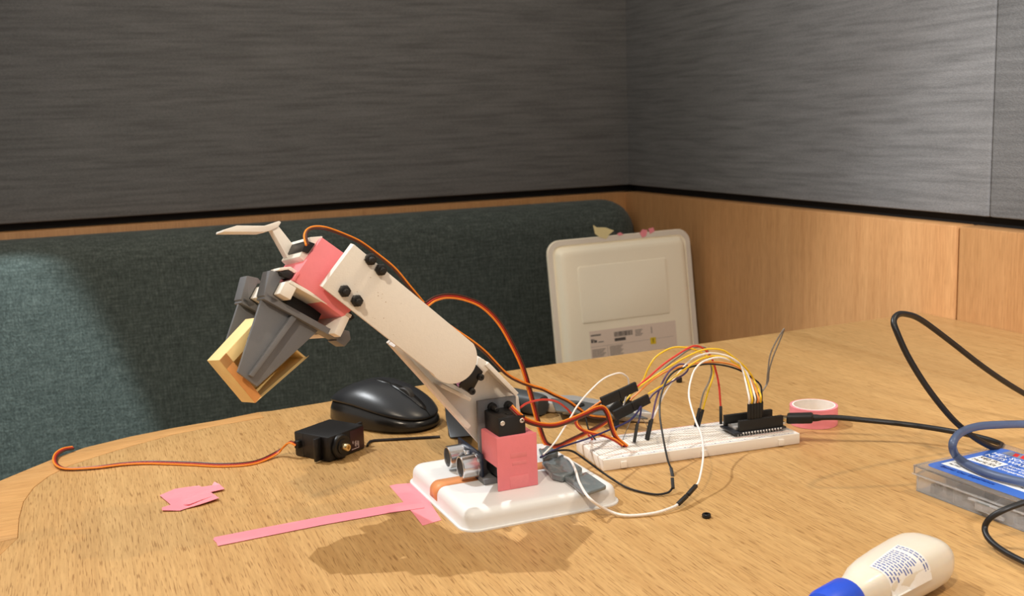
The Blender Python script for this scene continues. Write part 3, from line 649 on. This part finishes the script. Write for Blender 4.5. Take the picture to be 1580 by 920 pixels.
# ---------------------------------------------------------------- breadboard
bb = thing('breadboard', 'long white solderless breadboard on the table', 'breadboard', BBF(80, 27, 0))
M_bb = mat('breadboard_white', s2l(242, 236, 228), .45, var=.02)
body = bxo('body', BBF, 0, 165, 0, 54.5, 0.2, 8.6, M_bb, bb, .5)
for v0, v1 in ((9.8, 26.4), (28.6, 45.0)): bxo('terminal_strip', BBF, .8, 164.2, v0, v1, 8.4, 8.85, M_bb, body, .1)
for v0, v1 in ((1.0, 9.0), (45.8, 53.6)): bxo('power_rail', BBF, .8, 164.2, v0, v1, 8.4, 8.85, M_bb, body, .1)
M_lr = mat('rail_red', s2l(214, 120, 112), .5); M_lb = mat('rail_blue', s2l(120, 140, 190), .5)
for v, m in ((1.7, M_lb), (8.4, M_lr), (46.4, M_lb), (53.0, M_lr)): bxo('rail_line', BBF, 4, 161, v - .25, v + .25, 8.8, 8.9, m, body, 0)
hb = bmesh.new()
def hole(u, v, s=.5):
    hb.faces.new([hb.verts.new(BBF(u + a * s, v + b * s, 8.87)) for a, b in ((-1, -1), (1, -1), (1, 1), (-1, 1))])
for k in range(63):
    for v in [11.2 + 2.54 * j for j in range(6)] + [30.0 + 2.54 * j for j in range(6)]: hole(4.0 + 2.54 * k, v)
for k in range(50):
    for v in (3.8, 6.34, 48.4, 50.9): hole(7 + 2.54 * k + 5.0 * (k // 5) * .5, v, .42)
ho = link('socket_holes', hb, mat('socket_hole', s2l(176, 168, 158), .8), body); ho['kind'] = 'stuff'
mk = bmesh.new()
for k in range(0, 63, 5): box(mk, BBF, 4 + 2.54 * k - .5, 4 + 2.54 * k + .5, 1.9, 2.7, 8.86, 8.9)
for k in range(0, 63, 5): box(mk, BBF, 4 + 2.54 * k - .5, 4 + 2.54 * k + .5, 45.9, 46.6, 8.86, 8.9)
for k in range(8): box(mk, BBF, 1.6, 2.6, 11 + 2 * k, 12 + 2 * k, 8.86, 8.9) if k not in (4, ) else None
mo = link('printed_marks', mk, M_ink_dk, body); mo['kind'] = 'stuff'
for u in (16, 82, 148): bxo('locking_tab', BBF, u - 2.4, u + 2.4, -1.6, .2, 1.0, 6.0, M_bb, body, .3)
# microcontroller board
mc = thing('microcontroller_board', 'small black microcontroller board plugged into the end of the breadboard', 'circuit board', BBF(137, 20, 8.9))
bxo('circuit_board', BBF, 113, 158.5, 9.0, 32.2, 11.0, 12.6, mat('pcb_black', s2l(38, 40, 46), .35), mc, .2)
for v in (10.0, 28.4):
    hd = bxo('header_socket', BBF, 118 if v < 20 else 115.5, 156.4 if v < 20 else 158, v, v + 3.0, 12.62, 21.2, M_blackm, mc, .2)
    pm = bmesh.new()
    for k in range(15): box(pm, BBF, 117 + 2.54 * k, 117.6 + 2.54 * k, v + 1, v + 1.6, 8.9, 11)
    pn = link('header_pins', pm, M_steel, mc); pn['kind'] = 'stuff'
    km = bmesh.new()
    for k in range(14): box(km, BBF, 119.2 + 2.54 * k, 120.2 + 2.54 * k, v + 1, v + 2, 21.1, 21.25)
    pn = link('socket_openings', km, M_dark, hd); pn['kind'] = 'stuff'
bxo('shield_can', BBF, 117, 131, 15, 26.5, 12.62, 15, M_steel, mc, .4)
bxo('usb_port', BBF, 157, 165, 14.5, 23.5, 12.62, 17.4, M_chrome, mc, .6)
pmk = bmesh.new()
for k in range(14): box(pmk, BBF, 120 + 2.54 * k, 121.2 + 2.54 * k, 8.75, 9.05, 11.2, 12.3)
pk_ = link('pad_marks', pmk, M_ink_w, mc); pk_['kind'] = 'stuff'

# ---------------------------------------------------------------- usb cable
usb = thing('usb_cable', 'black usb cable plugged into the microcontroller, looping up at the right', 'cable', BBF(170, 21, 12))
ux = (gy(1262, 646, .819) - gy(1213, 647, .826)).normalized()
UFr = Fr(gy(1214, 646, .826), ux, ux.cross(ZZ).normalized() * -1, ZZ)
plug = bxo('plug_body', UFr, 0, 20, -5.4, 5.4, -3.4, 3.6, M_blackm, usb, 1.6, seg=3)
bxo('plug_tip', UFr, -6, .05, -4.3, 4.3, -2.0, 1.6, M_brass, plug, .6)
lat('strain_relief', Fr(UFr(19.9, 0, 0), UFr.y, ZZ, ux), [(2.9, 0), (2.7, 3), (2.2, 6)], M_blackm, plug, 16)
up = [UFr(22, 0, 0)] + wp([(1290, 644.5, .817), (1330, 648, .814), (1380, 653, .808), (1430, 659.5, .797), (1480, 668, .78), (1515, 676, .762), (1538, 683, .748), (1546.5, 688, .738), (1541, 693, .728), (1525, 688, .722), (1500, 673, .717), (1468, 645, .712), (1432, 600, .71), (1402, 552, .71), (1384, 513, .712), (1379, 496, .716), (1385, 486, .722), (1398, 485, .73), (1420, 493, .74), (1460, 522, .755), (1510, 561, .77), (1550, 589, .78), (1590, 613, .79), (1640, 640, .80)])
tube('cord', up, .0021, M_wb, usb, 12, 10)
M_navy = mat('navy_cable', s2l(72, 84, 110), .42, var=.08)
tag(tube('blue_cable', wp([(1660, 658, .735), (1590, 655, .73), (1545, 655.5, .722), (1508, 658.5, .712), (1482, 668, .70), (1470, 685, .688)]) + [gz(1475, 703, .0245), gz(1495, 718, .0224), gz(1530, 732.5, .0224), gz(1580, 745, .0225), gz(1640, 756, .0225)], .00275, M_navy, None, 12, 12), 'thick blue cable curling over the lid of the organiser box', 'cable')
tag(tube('black_cable', wp([(1650, 752, .60), (1585, 774, .60), (1552, 786, .60), (1530, 798, .602), (1520, 812, .604), (1522, 826, .60), (1534, 840, .592), (1556, 855, .58), (1590, 872, .565), (1640, 895, .55)]), .0018, M_wb, None, 12, 10), 'black cable bending in front of the organiser box at the right edge', 'cable')

# ---------------------------------------------------------------- organiser box
OB = gz(1413, 758)
ofx = V((.0365, -.0775, 0)).normalized(); ofy = V((-ofx.y, ofx.x, 0))   # x along the front, y to the back
OF = Fr(OB, ofx, ofy, ZZ)
M_clear = mat('clear_plastic', (.97, .97, .97), .16, var=.01, trans=.92, ior=1.12, spec=.5)
M_clear2 = mat('cloudy_plastic', (.95, .95, .95), .22, var=.02, trans=.82, ior=1.12)
org = thing('organiser_box', 'clear plastic organiser box with a blue hardware label', 'box', OB)
OL, OD, OH = 185, 84, 18.6
for nm, a in (('tray_wall', (0, OL, 0, 1.2, 1.2, 12.5)), ('tray_wall', (0, OL, OD - 1.2, OD, 1.2, 12.5)), ('tray_wall', (0, 1.2, 1.25, OD - 1.25, 1.2, 12.5)), ('tray_wall', (OL - 1.2, OL, 1.25, OD - 1.25, 1.2, 12.5)), ('tray_floor', (0, OL, 0, OD, .1, 1.15))):
    bxo(nm, OF, *a, M_clear2, org, .3)
for k in range(1, 6): bxo('divider', OF, OL * k / 6 - .5, OL * k / 6 + .5, 1.3, OD - 1.3, 1.2, 12, M_clear2, org, .1)
bxo('divider', OF, 1.3, OL - 1.3, OD / 2 - .5, OD / 2 + .5, 1.2, 11.9, M_clear2, org, .1)
lid = bxo('lid', OF, -1.6, OL + 1.6, -1.6, OD + 1.6, OH - 1.2, OH, M_clear, org, .4)
for a in ((-1.6, OL + 1.6, -1.6, -.4, 12.2, OH - 1.25), (-1.6, OL + 1.6, OD + .4, OD + 1.6, 12.2, OH - 1.25), (-1.6, -.4, -.35, OD + .35, 12.2, OH - 1.25), (OL + .4, OL + 1.6, -.35, OD + .35, 12.2, OH - 1.25)): bxo('lid_rim', OF, *a, M_clear, lid, .3)
bxo('rim_edge', OF, -2.2, OL + 2.2, -2.2, -1.65, 11.8, 12.9, M_clear2, lid, .2)
for u in (60, 140):
    la_ = bxo('latch', OF, u - 13, u + 13, -4.6, -1.7, 9.6, 11.0, M_clear2, org, .4)
    bxo('latch_drop', OF, u - 8, u + 9, -4.0, -1.7, 4.6, 9.5, M_clear2, la_, .4)
    bxo('latch_slot', OF, u - 6, u + 4, -4.75, -4.4, 10.0, 10.8, M_wrap, la_, .05)
    bxo('catch', OF, u + 1, u + 12, -2.6, -.05, 2.6, 5.0, M_clear2, org, .4)
def hexbit(u, v, r, h):
    return tag(lat('hex_nut', OF.at(u, v, 1.3), [(r, 0), (r, h), (r * .55, h), (r * .5, h * .4)], M_blackm, None, 6, ph=random.random()), 'black metal nut in the organiser compartment', 'nut', 'nuts and washers inside the organiser box')
for k in range(20):
    c = k % 5
    lo = 4 + OL / 6 * c; hexbit(lo + random.uniform(4, 24), random.uniform(5, 14) + (10 if k > 15 else 0), random.uniform(2.6, 4.2), random.uniform(2, 5))
M_lblue = mat('label_blue', s2l(58, 104, 190), .3, var=.03, coat=.3); M_lwhite = mat('label_white', s2l(238, 236, 232), .4); M_lgrey = mat('label_grey', s2l(120, 124, 140), .4)
lab = pro('label', rrect(OF.at(OL / 2 + .5, OD / 2 - 2, 0), OL / 2 - 2.5, OD / 2 - 6, 6, OH + .02), ZZ * .00012, M_lblue, lid, 0, 'blue printed label')
LZ = OH + .16
def lbox(u0, u1, v0, v1, m, nm='label_print'):
    return bxo(nm, OF, u0, u1, v0, v1, LZ - .02, LZ + .05, m, lab, 0)
lbox(7, OL - 8, 15, 29, M_lwhite)
lbox(9, 31, 36.5, 50.5, M_lwhite)
lbox(12, OL - 4, 66, 74.5, M_lgrey)
def ltext(s, u, v, size, m, al='LEFT', xs=1.0): return textobj('label_text', s, size * .001, OF(u, v, LZ + .06), ofx, ofy, m, lab, al, xs=xs)
ltext('HEX SOCKET HEAD', 9, 61.5, 6.4, M_ink_w); ltext('NUTS WASHERS', 9, 55, 6.2, M_ink_w)
ltext('540 Pcs', 10.5, 47, 6.2, M_ink_k, xs=.95); ltext('Metric Kit', 10.5, 40.3, 5.4, M_ink_k, xs=.85)
ltext('Assorted', 33, 48, 4.4, M_ink_w); ltext('Color Coded', 33, 43.2, 4.4, M_ink_w); ltext('Compartments', 33, 38.6, 4.4, M_ink_w)
for q, (t1, t2) in enumerate((('M2 Screws', 'Flat Head'), ('M3 Screws', 'Flat Head'), ('Lock Washers', 'Flat'))):
    ltext(t1, 10 + 28 * q, 24.5, 3.4, M_ink_k); ltext(t2, 10 + 28 * q, 19.5, 2.4, M_ink_k)
ltext('Better Our Experience', 11, 11, 4.6, mat('navy_ink', s2l(20, 44, 120), .4))
M_redink = mat('red_ink', s2l(204, 40, 44), .4)
rt = bmesh.new()
for k in range(5): prism(rt, [OF(20 + 6 * k, 67.3, LZ + .1), OF(23.6 + 6 * k, 67.3, LZ + .1), OF(21.2 + 6 * k, 73.3, LZ + .1), OF(17.6 + 6 * k, 73.3, LZ + .1)], ZZ * .0001)
link('logo', rt, M_redink, lab)

# ---------------------------------------------------------------- glue bottle (lying on the table)
gh = math.radians(40.5)
gx = V((math.cos(gh), math.sin(gh), 0)); gyv = V((-gx.y, gx.x, 0))
_h = math.radians(46.7); _gx = V((math.cos(_h), math.sin(_h), 0)); _gy = V((-_gx.y, _gx.x, 0))
GB = Fr(V((.1957, .525, 0)) + _gx * -.026 + _gy * .0125, gx, gyv, ZZ)
glue = thing('glue_bottle', 'white squeeze bottle of glue with a blue cap lying on the table', 'bottle', GB(30, 0, 0))
M_bot = mat('bottle_white', s2l(228, 220, 204), .3, var=.02, sss=.25, coat=.2)
zc = 13.8
BP = ((-9, 9.0, 9.0), (-4, 9.4, 9.4), (1, 10.2, 10.2), (5, 11.5, 11.2), (10, 13.2, 12.4), (18, 14.6, 13.2), (34, 16.2, 13.6), (54, 17.4, 13.6), (64, 17.2, 13.2), (70, 15.8, 11.8), (74, 12.6, 9), (76, 8, 5))
PW = 2.7
def ell(x, a, b, n=32):
    pts = []
    for j in range(n):
        t = 2 * math.pi * j / n; c, s = math.cos(t), math.sin(t)
        pts.append(GB(x, math.copysign(abs(c) ** (2 / PW), c) * a, zc + math.copysign(abs(s) ** (2 / PW), s) * b))
    return pts
def btop(x, y):
    for (x0, a0, b0), (x1, a1, b1) in zip(BP, BP[1:]):
        if x0 <= x <= x1:
            f = (x - x0) / (x1 - x0); a, b = a0 + (a1 - a0) * f, b0 + (b1 - b0) * f
            return zc + b * max(0, 1 - min(1, abs(y / a)) ** PW) ** (1 / PW)
    return zc
bm = bmesh.new(); rings(bm, [ell(*q) for q in BP]); link('bottle_body', bm, M_bot, glue, True)
lat('cap', Fr(GB(-32, 0, zc), gyv, ZZ, gx), [(4, -8), (6.5, 0), (10.4, 2), (11.4, 6), (11.6, 23), (10.8, 24.5)], mat('blue_cap', s2l(38, 82, 214), .4), glue, 28)
LB = [GB.loc(gz(x, y, .0272)) for x, y in ((1344, 873), (1391, 887), (1447, 859), (1387, 842))]     # near-left, near-right, far-right, far-left
def lpt(u, v, up):
    a = LB[0].lerp(LB[1], v); b = LB[3].lerp(LB[2], v); p = a.lerp(b, u)
    p.y = p.y * .92 + 1.0
    return GB(p.x, p.y, btop(p.x, p.y) + up)
def patch(bm, u0, u1, v0, v1, up, nu, nv):
    g = [[bm.verts.new(lpt(u0 + (u1 - u0) * i / nu, v0 + (v1 - v0) * j / nv, up)) for j in range(nv + 1)] for i in range(nu + 1)]
    for i in range(nu):
        for j in range(nv): bm.faces.new((g[i][j], g[i + 1][j], g[i + 1][j + 1], g[i][j + 1]))
bm = bmesh.new(); patch(bm, 0, 1, 0, 1, .18, 14, 14)
gl = link('label', bm, M_lwhite, glue, True, 'white label with blue print')
tb = bmesh.new(); rnd = random.Random(3); u_ = .94; lines = 0
while u_ > .05:
    v_ = .05 if lines < 2 else .07
    while v_ < (.92 if lines < 2 else .80):
        l = rnd.uniform(.05, .15)
        if lines not in (2,): patch(tb, u_ - .014, u_ + .012, v_, min(v_ + l, .94), .26, 1, 2)
        v_ += l + .03
    u_ -= .068; lines += 1
tk = link('label_print', tb, M_ink_b, gl); tk['kind'] = 'stuff'

# ---------------------------------------------------------------- mouse
mh = math.radians(-37)
MFx = V((math.cos(mh), math.sin(mh), 0)); MFy = V((-MFx.y, MFx.x, 0))
mc_ = V((-.1145, .917, 0))
MF = Fr(mc_, MFx, MFy, ZZ)
mouse = thing('computer_mouse', 'black wireless computer mouse on the table behind the loose servo', 'mouse', mc_)
M_mtop = mat('mouse_top', s2l(34, 36, 39), .33, var=.05, scale=900, bump=.05, bscale=3000); M_mside = mat('mouse_side', s2l(28, 26, 24), .26, var=.05)
ML, MW, MH = 54, 33, 37
def mz(x):  # top spine height, x from -1 (tail) to 1 (front)
    return MH * (1 - .30 * max(0, (x + .15)) ** 1.5 - .42 * max(0, -x - .12) ** 2.2)
def sup(t, p): c = math.cos(t); return math.copysign(abs(c) ** (2 / p), c)
def mring(s, zf, n=48):
    pts = []
    for j in range(n):
        t = 2 * math.pi * j / n; x = sup(t, 2.5) * s; y = sup(t - math.pi / 2, 2.4) * s * (1 - .05 * x)
        pts.append(MF(x * ML, y * MW, zf(x, y)))
    return pts
rimz = lambda x, y: mz(x) * (.58 - .10 * x)
bm = bmesh.new()
rings(bm, [mring(.93, lambda x, y: .6), mring(1.0, lambda x, y: 3), mring(.985, lambda x, y: rimz(x, y) * .6), mring(.935, lambda x, y: rimz(x, y) - 1.6)], True, True)
link('side_shell', bm, M_mside, mouse, 'all')
bm = bmesh.new()
def dome(s): return lambda x, y: rimz(x, y) + (mz(x) - rimz(x, y)) * (1 - s ** 2.5) ** .66
rings(bm, [mring(.93, lambda x, y: rimz(x, y) - 1.7), mring(.965, lambda x, y: rimz(x, y) - 1.0)] + [mring(s * .972, dome(s)) for s in (1, .985, .95, .9, .82, .72, .6, .46, .3, .14, .04)], False, True)
top = link('top_shell', bm, M_mtop, mouse, 'all')
def topz(x): return mz(x)
# wheel slot, wheel and button seam follow the spine
def strip(name, x0, x1, hw, dz, m, parent, y0=0):
    bm = bmesh.new(); n = 14; vs = []
    for i in range(n + 1):
        x = x0 + (x1 - x0) * i / n; e = min(1, math.sin(math.pi * (i + .0) / n) ** .35 + .02) if hw > 1 else 1
        zt = MHs(x) + dz
        vs.append([bm.verts.new(MF(x * ML, y0 + s * hw * e, zt + (.0))) for s in (-1, 1)])
    for i in range(n): bm.faces.new((vs[i][0], vs[i + 1][0], vs[i + 1][1], vs[i][1]))
    o = link(name, bm, m, parent, True); o.modifiers.new('s', 'SOLIDIFY').thickness = .0004; return o
def MHs(x):
    s = min(abs(x) / .972, .999)
    return rimz(x, 0) + (mz(x) - rimz(x, 0)) * (1 - s ** 2.5) ** .66
strip('wheel_slot', .16, .90, 4.2, .15, M_black, top)
strip('button_seam', -.18, .16, 2.6, .12, M_black, top)
strip('button_seam', .88, .965, .3, .12, M_dark, top)
whl = Fr(MF(.46 * ML, 0, MHs(.46) - 5.6), MFx, ZZ, MFy)
lat('scroll_wheel', Fr(whl.o, MFx, ZZ, MFy), [(8.6, -3), (9.4, -2.2), (9.4, 2.2), (8.6, 3)], mat('wheel_rubber', s2l(44, 42, 40), .5), mouse, 28)

# ---------------------------------------------------------------- hex key, nuts, tape roll
hk = [gz(567, 688, .0012), gz(568, 685, .0012), gz(571, 681.5, .0012), gz(577, 680, .0012), gz(600, 678.6, .0012), gz(640, 676.4, .0012), gz(679, 674, .0012)]
tag(link('hex_key', sweep(bmesh.new(), hk, .0011, 6), mat('black_oxide', s2l(52, 48, 48), .35, .6), None, True), 'black L-shaped hex key lying in front of the mouse', 'hex key')
tag(lat('hex_nut', Fr(gz(1090, 799), V((1, 0, 0)), V((0, 1, 0)), ZZ), [(1.4, .1), (2.6, 0), (2.9, .5), (2.9, 2.2), (2.5, 2.7), (1.5, 2.7)], M_black, None, 12, closed=True), 'small black nut alone on the table in front of the breadboard', 'nut')
tag(lat('hex_nut', Fr(gz(1048, 590), V((1, 0, 0)), V((0, 1, 0)), ZZ), [(1.4, .1), (2.7, 0), (2.9, .5), (2.9, 4.2), (2.5, 4.7), (1.5, 4.7)], M_black, None, 12, closed=True), 'small black nut behind the arched jumper wires', 'nut')
tag(lat('crumb', Fr(gz(903, 647), V((1, 0, 0)), V((0, 1, 0)), ZZ), [(1.4, .1), (2.7, 0), (2.9, .5), (2.9, 2.2), (2.5, 2.7), (1.5, 2.7)], M_black, None, 6), 'tiny black screw head beside the breadboard corner', 'screw') if False else None
rcn = gz(1255.5, 625.0, .0155); rcn.z = 0
roll = thing('tape_roll', 'roll of pink washi tape standing flat behind the usb plug', 'tape roll', rcn)
RFm = Fr(rcn, V((1, 0, 0)), V((0, 1, 0)), ZZ)
lat('tape', RFm, [(17.4, .3), (19.3, 0.2), (19.3, 15.6), (17.4, 15.6)], M_pinkl, roll, 48, closed=True)
lat('core', RFm, [(16.2, .1), (17.35, .1), (17.35, 15.9), (16.2, 15.9)], mat('white_core', s2l(240, 234, 228), .6), roll, 48, closed=True)

# ---------------------------------------------------------------- pink tape on the table
def sheet(name, px, z, lab, m=M_pinkl, th=.00018, lift=None):
    bm = bmesh.new(); prism(bm, [gz(x, y, z + (lift[i] if lift else 0)) for i, (x, y) in enumerate(px)], V((0, 0, th)))
    return tag(link(name, bm, m), lab, 'tape')
sheet('tape_strip', ((329, 833), (331, 829.5), (400, 816), (500, 797), (600, 779.5), (648, 771), (653, 778), (655, 784), (600, 792), (500, 810), (400, 830), (336, 843), (334, 838)), .0004, 'long pink tape strip stuck across the table')
sheet('tape_strip', ((601, 750), (612, 747.6), (641, 745.5), (655, 762), (681, 803), (652, 811.5), (640, 796), (618, 770)), .0001, 'short pink tape strip crossing the end of the long one beside the base')
crm = ((246.5, 765), (270, 755), (290, 752), (307, 750), (311, 752), (327, 750), (330.6, 744), (339, 748), (346.5, 755), (325, 760), (330, 764), (338, 769), (308.5, 779), (285.7, 785.6), (278, 788.6), (250, 788), (250, 784), (263.6, 779.5))
sheet('tape_scrap', crm, .0003, 'crumpled scrap of pink tape on the table', lift=[.0005, 0, 0, .0004, 0, .001, .003, .002, .001, .001, .0008, .0015, .001, .0002, .0002, .0008, .0008, .0004], th=.0003)
fold = sheet('fold', ((283, 779), (300, 775), (312, 768), (324, 764.5), (328, 766), (308, 773), (292, 779)), .0016, '', th=.0003)
for k in ('label', 'category'): del fold[k]
fold.parent = bpy.data.objects['tape_scrap']; fold.name = 'fold'

# ---------------------------------------------------------------- pliers (wire stripper) behind the arm
pl = thing('pliers', 'grey handled wire stripping pliers lying behind the breadboard cables', 'pliers', gz(860, 640))
M_grip = mat('rubber_grip', s2l(58, 62, 64), .5, var=.1, bump=.1); M_gripk = mat('black_grip', s2l(30, 30, 31), .45)
def slab(name, px, z0, h, m, parent, bev=.6, label=None):
    bm = bmesh.new(); prism(bm, [gz(x, y, z0) for x, y in px], V((0, 0, h))); bmesh.ops.recalc_face_normals(bm, faces=bm.faces); bevel_all(bm, bev * .001)
    return link(name, bm, m, parent, True, label)
M_bladetop = mat('blackened_steel', s2l(124, 128, 128), .4, .7, var=.1)
slab('blade', ((826, 634), (857, 637), (862, 627), (850, 620), (825, 618)), .0012, .0085, M_steel, pl)
slab('blade', ((868, 640), (905, 643), (960, 650), (1006, 652), (985, 642), (930, 632), (885, 624), (862, 624)), .0012, .0085, M_steel, pl)
slab('jaw_plate', ((858, 636), (960, 645), (1000, 648), (960, 634), (900, 622), (850, 617)), .0098, .0016, M_bladetop, pl, .3)
lat('pivot', Fr(gz(893, 626, .0114), V((1, 0, 0)), V((0, 1, 0)), ZZ), [(5, 0), (5, 1.2), (3.5, 1.8)], M_black, pl, 20)
def grip(pts, ra, rb, m):
    bm = bmesh.new(); P = spline(pts, 8); rs = []
    for i, p in enumerate(P):
        f = i / (len(P) - 1); t = (P[min(i + 1, len(P) - 1)] - P[max(i - 1, 0)]).normalized(); s = t.cross(ZZ).normalized(); u = s.cross(t)
        a, b = ra(f), rb(f)
        rs.append([p + s * a * math.copysign(abs(math.cos(q)) ** .7, math.cos(q)) + u * b * math.copysign(abs(math.sin(q)) ** .7, math.sin(q)) for q in [2 * math.pi * j / 18 for j in range(18)]])
    rings(bm, rs); return link('handle_grip', bm, m, pl, True)
grip([gz(838, 626, .0095), gz(826, 623, .010), gz(800, 618, .010), gz(765, 612, .010), gz(730, 614, .010)], lambda f: .0075 + .004 * math.sin(f * 3), lambda f: .0085 + .0015 * f, M_grip)
slab('handle_grip', ((692, 677.5), (742, 672), (770, 650), (815, 638), (812, 628), (770, 632), (720, 636), (690, 645)), .0005, .0135, M_gripk, pl, 2.5)
bm = bmesh.new()
prism(bm, [gz(695, 677, .014), gz(742, 671, .014), gz(760, 645, .014), gz(684, 645, .014)], V((0, 0, .001)))
w0 = [gz(694, 676.5, .0138), gz(741, 671.5, .0138), gz(748, 648, .0138), gz(688, 648, .0138)]
w1 = [gz(688, 664, .0138) + ZZ * .010, gz(722, 662, .0138) + ZZ * .008, gz(735, 648, .0138) + ZZ * .006, gz(687, 648, .0138) + ZZ * .016]
bm.free(); bm = bmesh.new(); rings(bm, [w0, w1]); bmesh.ops.recalc_face_normals(bm, faces=bm.faces); bevel_all(bm, .0012)
link('handle_end', bm, M_gripk, pl, True)

# ---------------------------------------------------------------- white storage lid leaning on the bench
ld = (gp(1080, 525, G1 - D1 * .012, D1) - CR).dot(D2)
lx = gp(1080, 525, CR + D2 * ld, D2)
lean = math.radians(7)
lup0 = (ZZ * math.cos(lean) - D2 * math.sin(lean)).normalized(); lnr = D1.cross(lup0).normalized(); lnr = lnr if lnr.dot(D2) > 0 else -lnr
def onl(px, py): return gp(px, py, lx, lnr)
TL, TR, BR_ = onl(841, 373), onl(1061, 352), onl(1083, 530)
lidx = (TR - TL).normalized(); lidy = -lnr.cross(lidx).normalized(); lidy = lidy if lidy.z < 0 else -lidy
LW = (TR - TL).length * 1000
LHt = 330.0
LF = Fr(TL, lidx, lidy, lnr)      # x right, y down, z to camera
stl = thing('storage_lid', 'white plastic storage box lid leaning in the corner of the bench', 'lid', LF(LW / 2, LHt, 0))
M_lid = mat('lid_plastic', s2l(252, 244, 222), .32, var=.02)
M_lidc = mat('lid_rim', s2l(222, 214, 202), .3, var=.02)
def rr(x0, x1, y0, y1, r, z, k=6):
    return rrect(LF.at((x0 + x1) / 2, (y0 + y1) / 2, 0), (x1 - x0) / 2, (y1 - y0) / 2, r, z, k)
bm = bmesh.new()
rings(bm, [rr(0, LW, 0, LHt, 22, z_) if i == 0 else rr(ii, LW - ii, ii, LHt - ii, 22 - min(ii, 16) * .8, z_) for i, (ii, z_) in enumerate(((0, 0), (0, 3), (1.5, 4.2), (9, 4.2), (10.5, 3), (12, 3), (17, 12), (20, 14), (26, 14.6)))])
body = link('lid_panel', bm, M_lid, stl, True)
bm = bmesh.new(); A_ = rr(1, LW - 1, 1, LHt - 1, 21, 4.3); B_ = rr(9, LW - 9, 9, LHt - 9, 14, 4.3); C_ = rr(9, LW - 9, 9, LHt - 9, 14, 5.2); D_ = rr(1, LW - 1, 1, LHt - 1, 21, 5.2)
rings(bm, [A_, B_, C_, D_], closed=True); link('rim', bm, M_lidc, body, True)
# raised field
pxs = [LF.loc(onl(*q)) for q in ((884, 412), (1020, 398), (1028, 485), (893, 498))]
fx0, fx1 = (pxs[0].x + pxs[3].x) / 2, (pxs[1].x + pxs[2].x) / 2; fy0, fy1 = (pxs[0].y + pxs[1].y) / 2, (pxs[2].y + pxs[3].y) / 2
bm = bmesh.new(); rings(bm, [rr(fx0, fx1, fy0, fy1, 4, 14.5), rr(fx0 + .6, fx1 - .6, fy0 + .6, fy1 - .6, 3.6, 15.6), rr(fx0 + 2.5, fx1 - 2.5, fy0 + 2.5, fy1 - 2.5, 3, 16.2)])
link('raised_field', bm, M_lid, body, True)
lz = 14.8
sp = [LF.loc(onl(*q)) for q in ((903, 512), (1035, 497), (1042, 555), (907, 568))]
sx0, sx1, sy0 = sp[0].x, sp[1].x, (sp[0].y + sp[1].y) / 2 - 2
lbl = bxo('label', LF, sx0, sx1, sy0, sy0 + 64, lz - .3, lz, mat('pale_label', s2l(232, 216, 202), .5), body, 0, 'pale printed product label')
def lp(x0, x1, y0, y1, m=M_ink_dk, nm='label_print'): return bxo(nm, LF, sx0 + x0, sx0 + x1, sy0 + y0, sy0 + y1, lz, lz + .15, m, lbl, 0)
lw = sx1 - sx0
lp(2, 20, 6, 8.5, M_ink_g)
lp(2, 5, 13, 19); lp(6, 7.5, 13, 19); lp(8, 12, 15, 19)
lp(14, 24, 18, 19.5, M_ink_g)
bars = bmesh.new(); rb_ = random.Random(5); x = 44.0
while x < 78:
    w_ = rb_.uniform(.5, 1.6); box(bars, LF, sx0 + x, sx0 + x + w_, sy0 + 6, sy0 + 14, lz, lz + .15); x += w_ + rb_.uniform(.4, 1.0)
bo = link('barcode', bars, M_ink_dk, lbl)
lp(44, 64, 16, 21, mat('ink_mid', s2l(84, 80, 76), .6))
for (x0, x1, y0, n) in ((2, 26, 30, 6), (34, 58, 28, 8), (34, 60, 46, 2), (82, 98, 46, 3), (82, 96, 7, 5)):
    for k in range(n): lp(x0, x1 - (k % 3) * 2, y0 + 2.2 * k, y0 + 2.2 * k + 1.0, M_ink_g)
lp(0, lw - 6, 25.4, 25.7, M_ink_g); lp(30, 30.3, 26, 60, M_ink_g); lp(0, lw - 4, 44, 44.3, M_ink_g)
lp(112, 113.2, 5, 16, M_ink_g)
ys = bxo('yellow_sticker', LF, sx0 + 109, sx0 + 119, sy0 + 23, sy0 + 34, lz, lz + .15, mat('yellow_sticker', s2l(232, 202, 40), .5), lbl, 0)
textobj('label_text', '1', .010, LF(sx0 + 114, sy0 + 28.5, lz + .2), lidx, -lidy, M_ink_k, lbl, 'CENTER')
# scraps of tape on the lid's top edge
def lscrap(name, px, m, lab, z=5.6):
    P = [gp(x, y, LF(0, 0, z), lnr) for x, y in px]
    return tag(pro(name, P, lnr * .0004, m, None, 0), lab, 'tape')
M_mask = mat('masking_tape', s2l(226, 212, 160), .6)
lscrap('tape_scrap', ((915, 347.5), (921, 351), (934, 351), (947, 356), (940, 362), (935, 369), (925, 366), (918, 361)), M_mask, 'torn scrap of cream masking tape on the top edge of the white lid')
lscrap('tape_scrap', ((952, 361), (957, 358.5), (962, 362), (955, 364)), M_pinkl, 'tiny pink tape scrap next to the cream tape on the white lid')
lscrap('tape_scrap', ((987, 360), (991, 354), (999, 355), (997, 364), (991, 367)), M_pinkl, 'left one of the two pink tape bits near the corner of the white lid')
lscrap('tape_scrap', ((1000, 353), (1008, 351), (1010, 357), (1003, 361)), M_pinkl, 'right one of the two pink tape bits near the corner of the white lid')
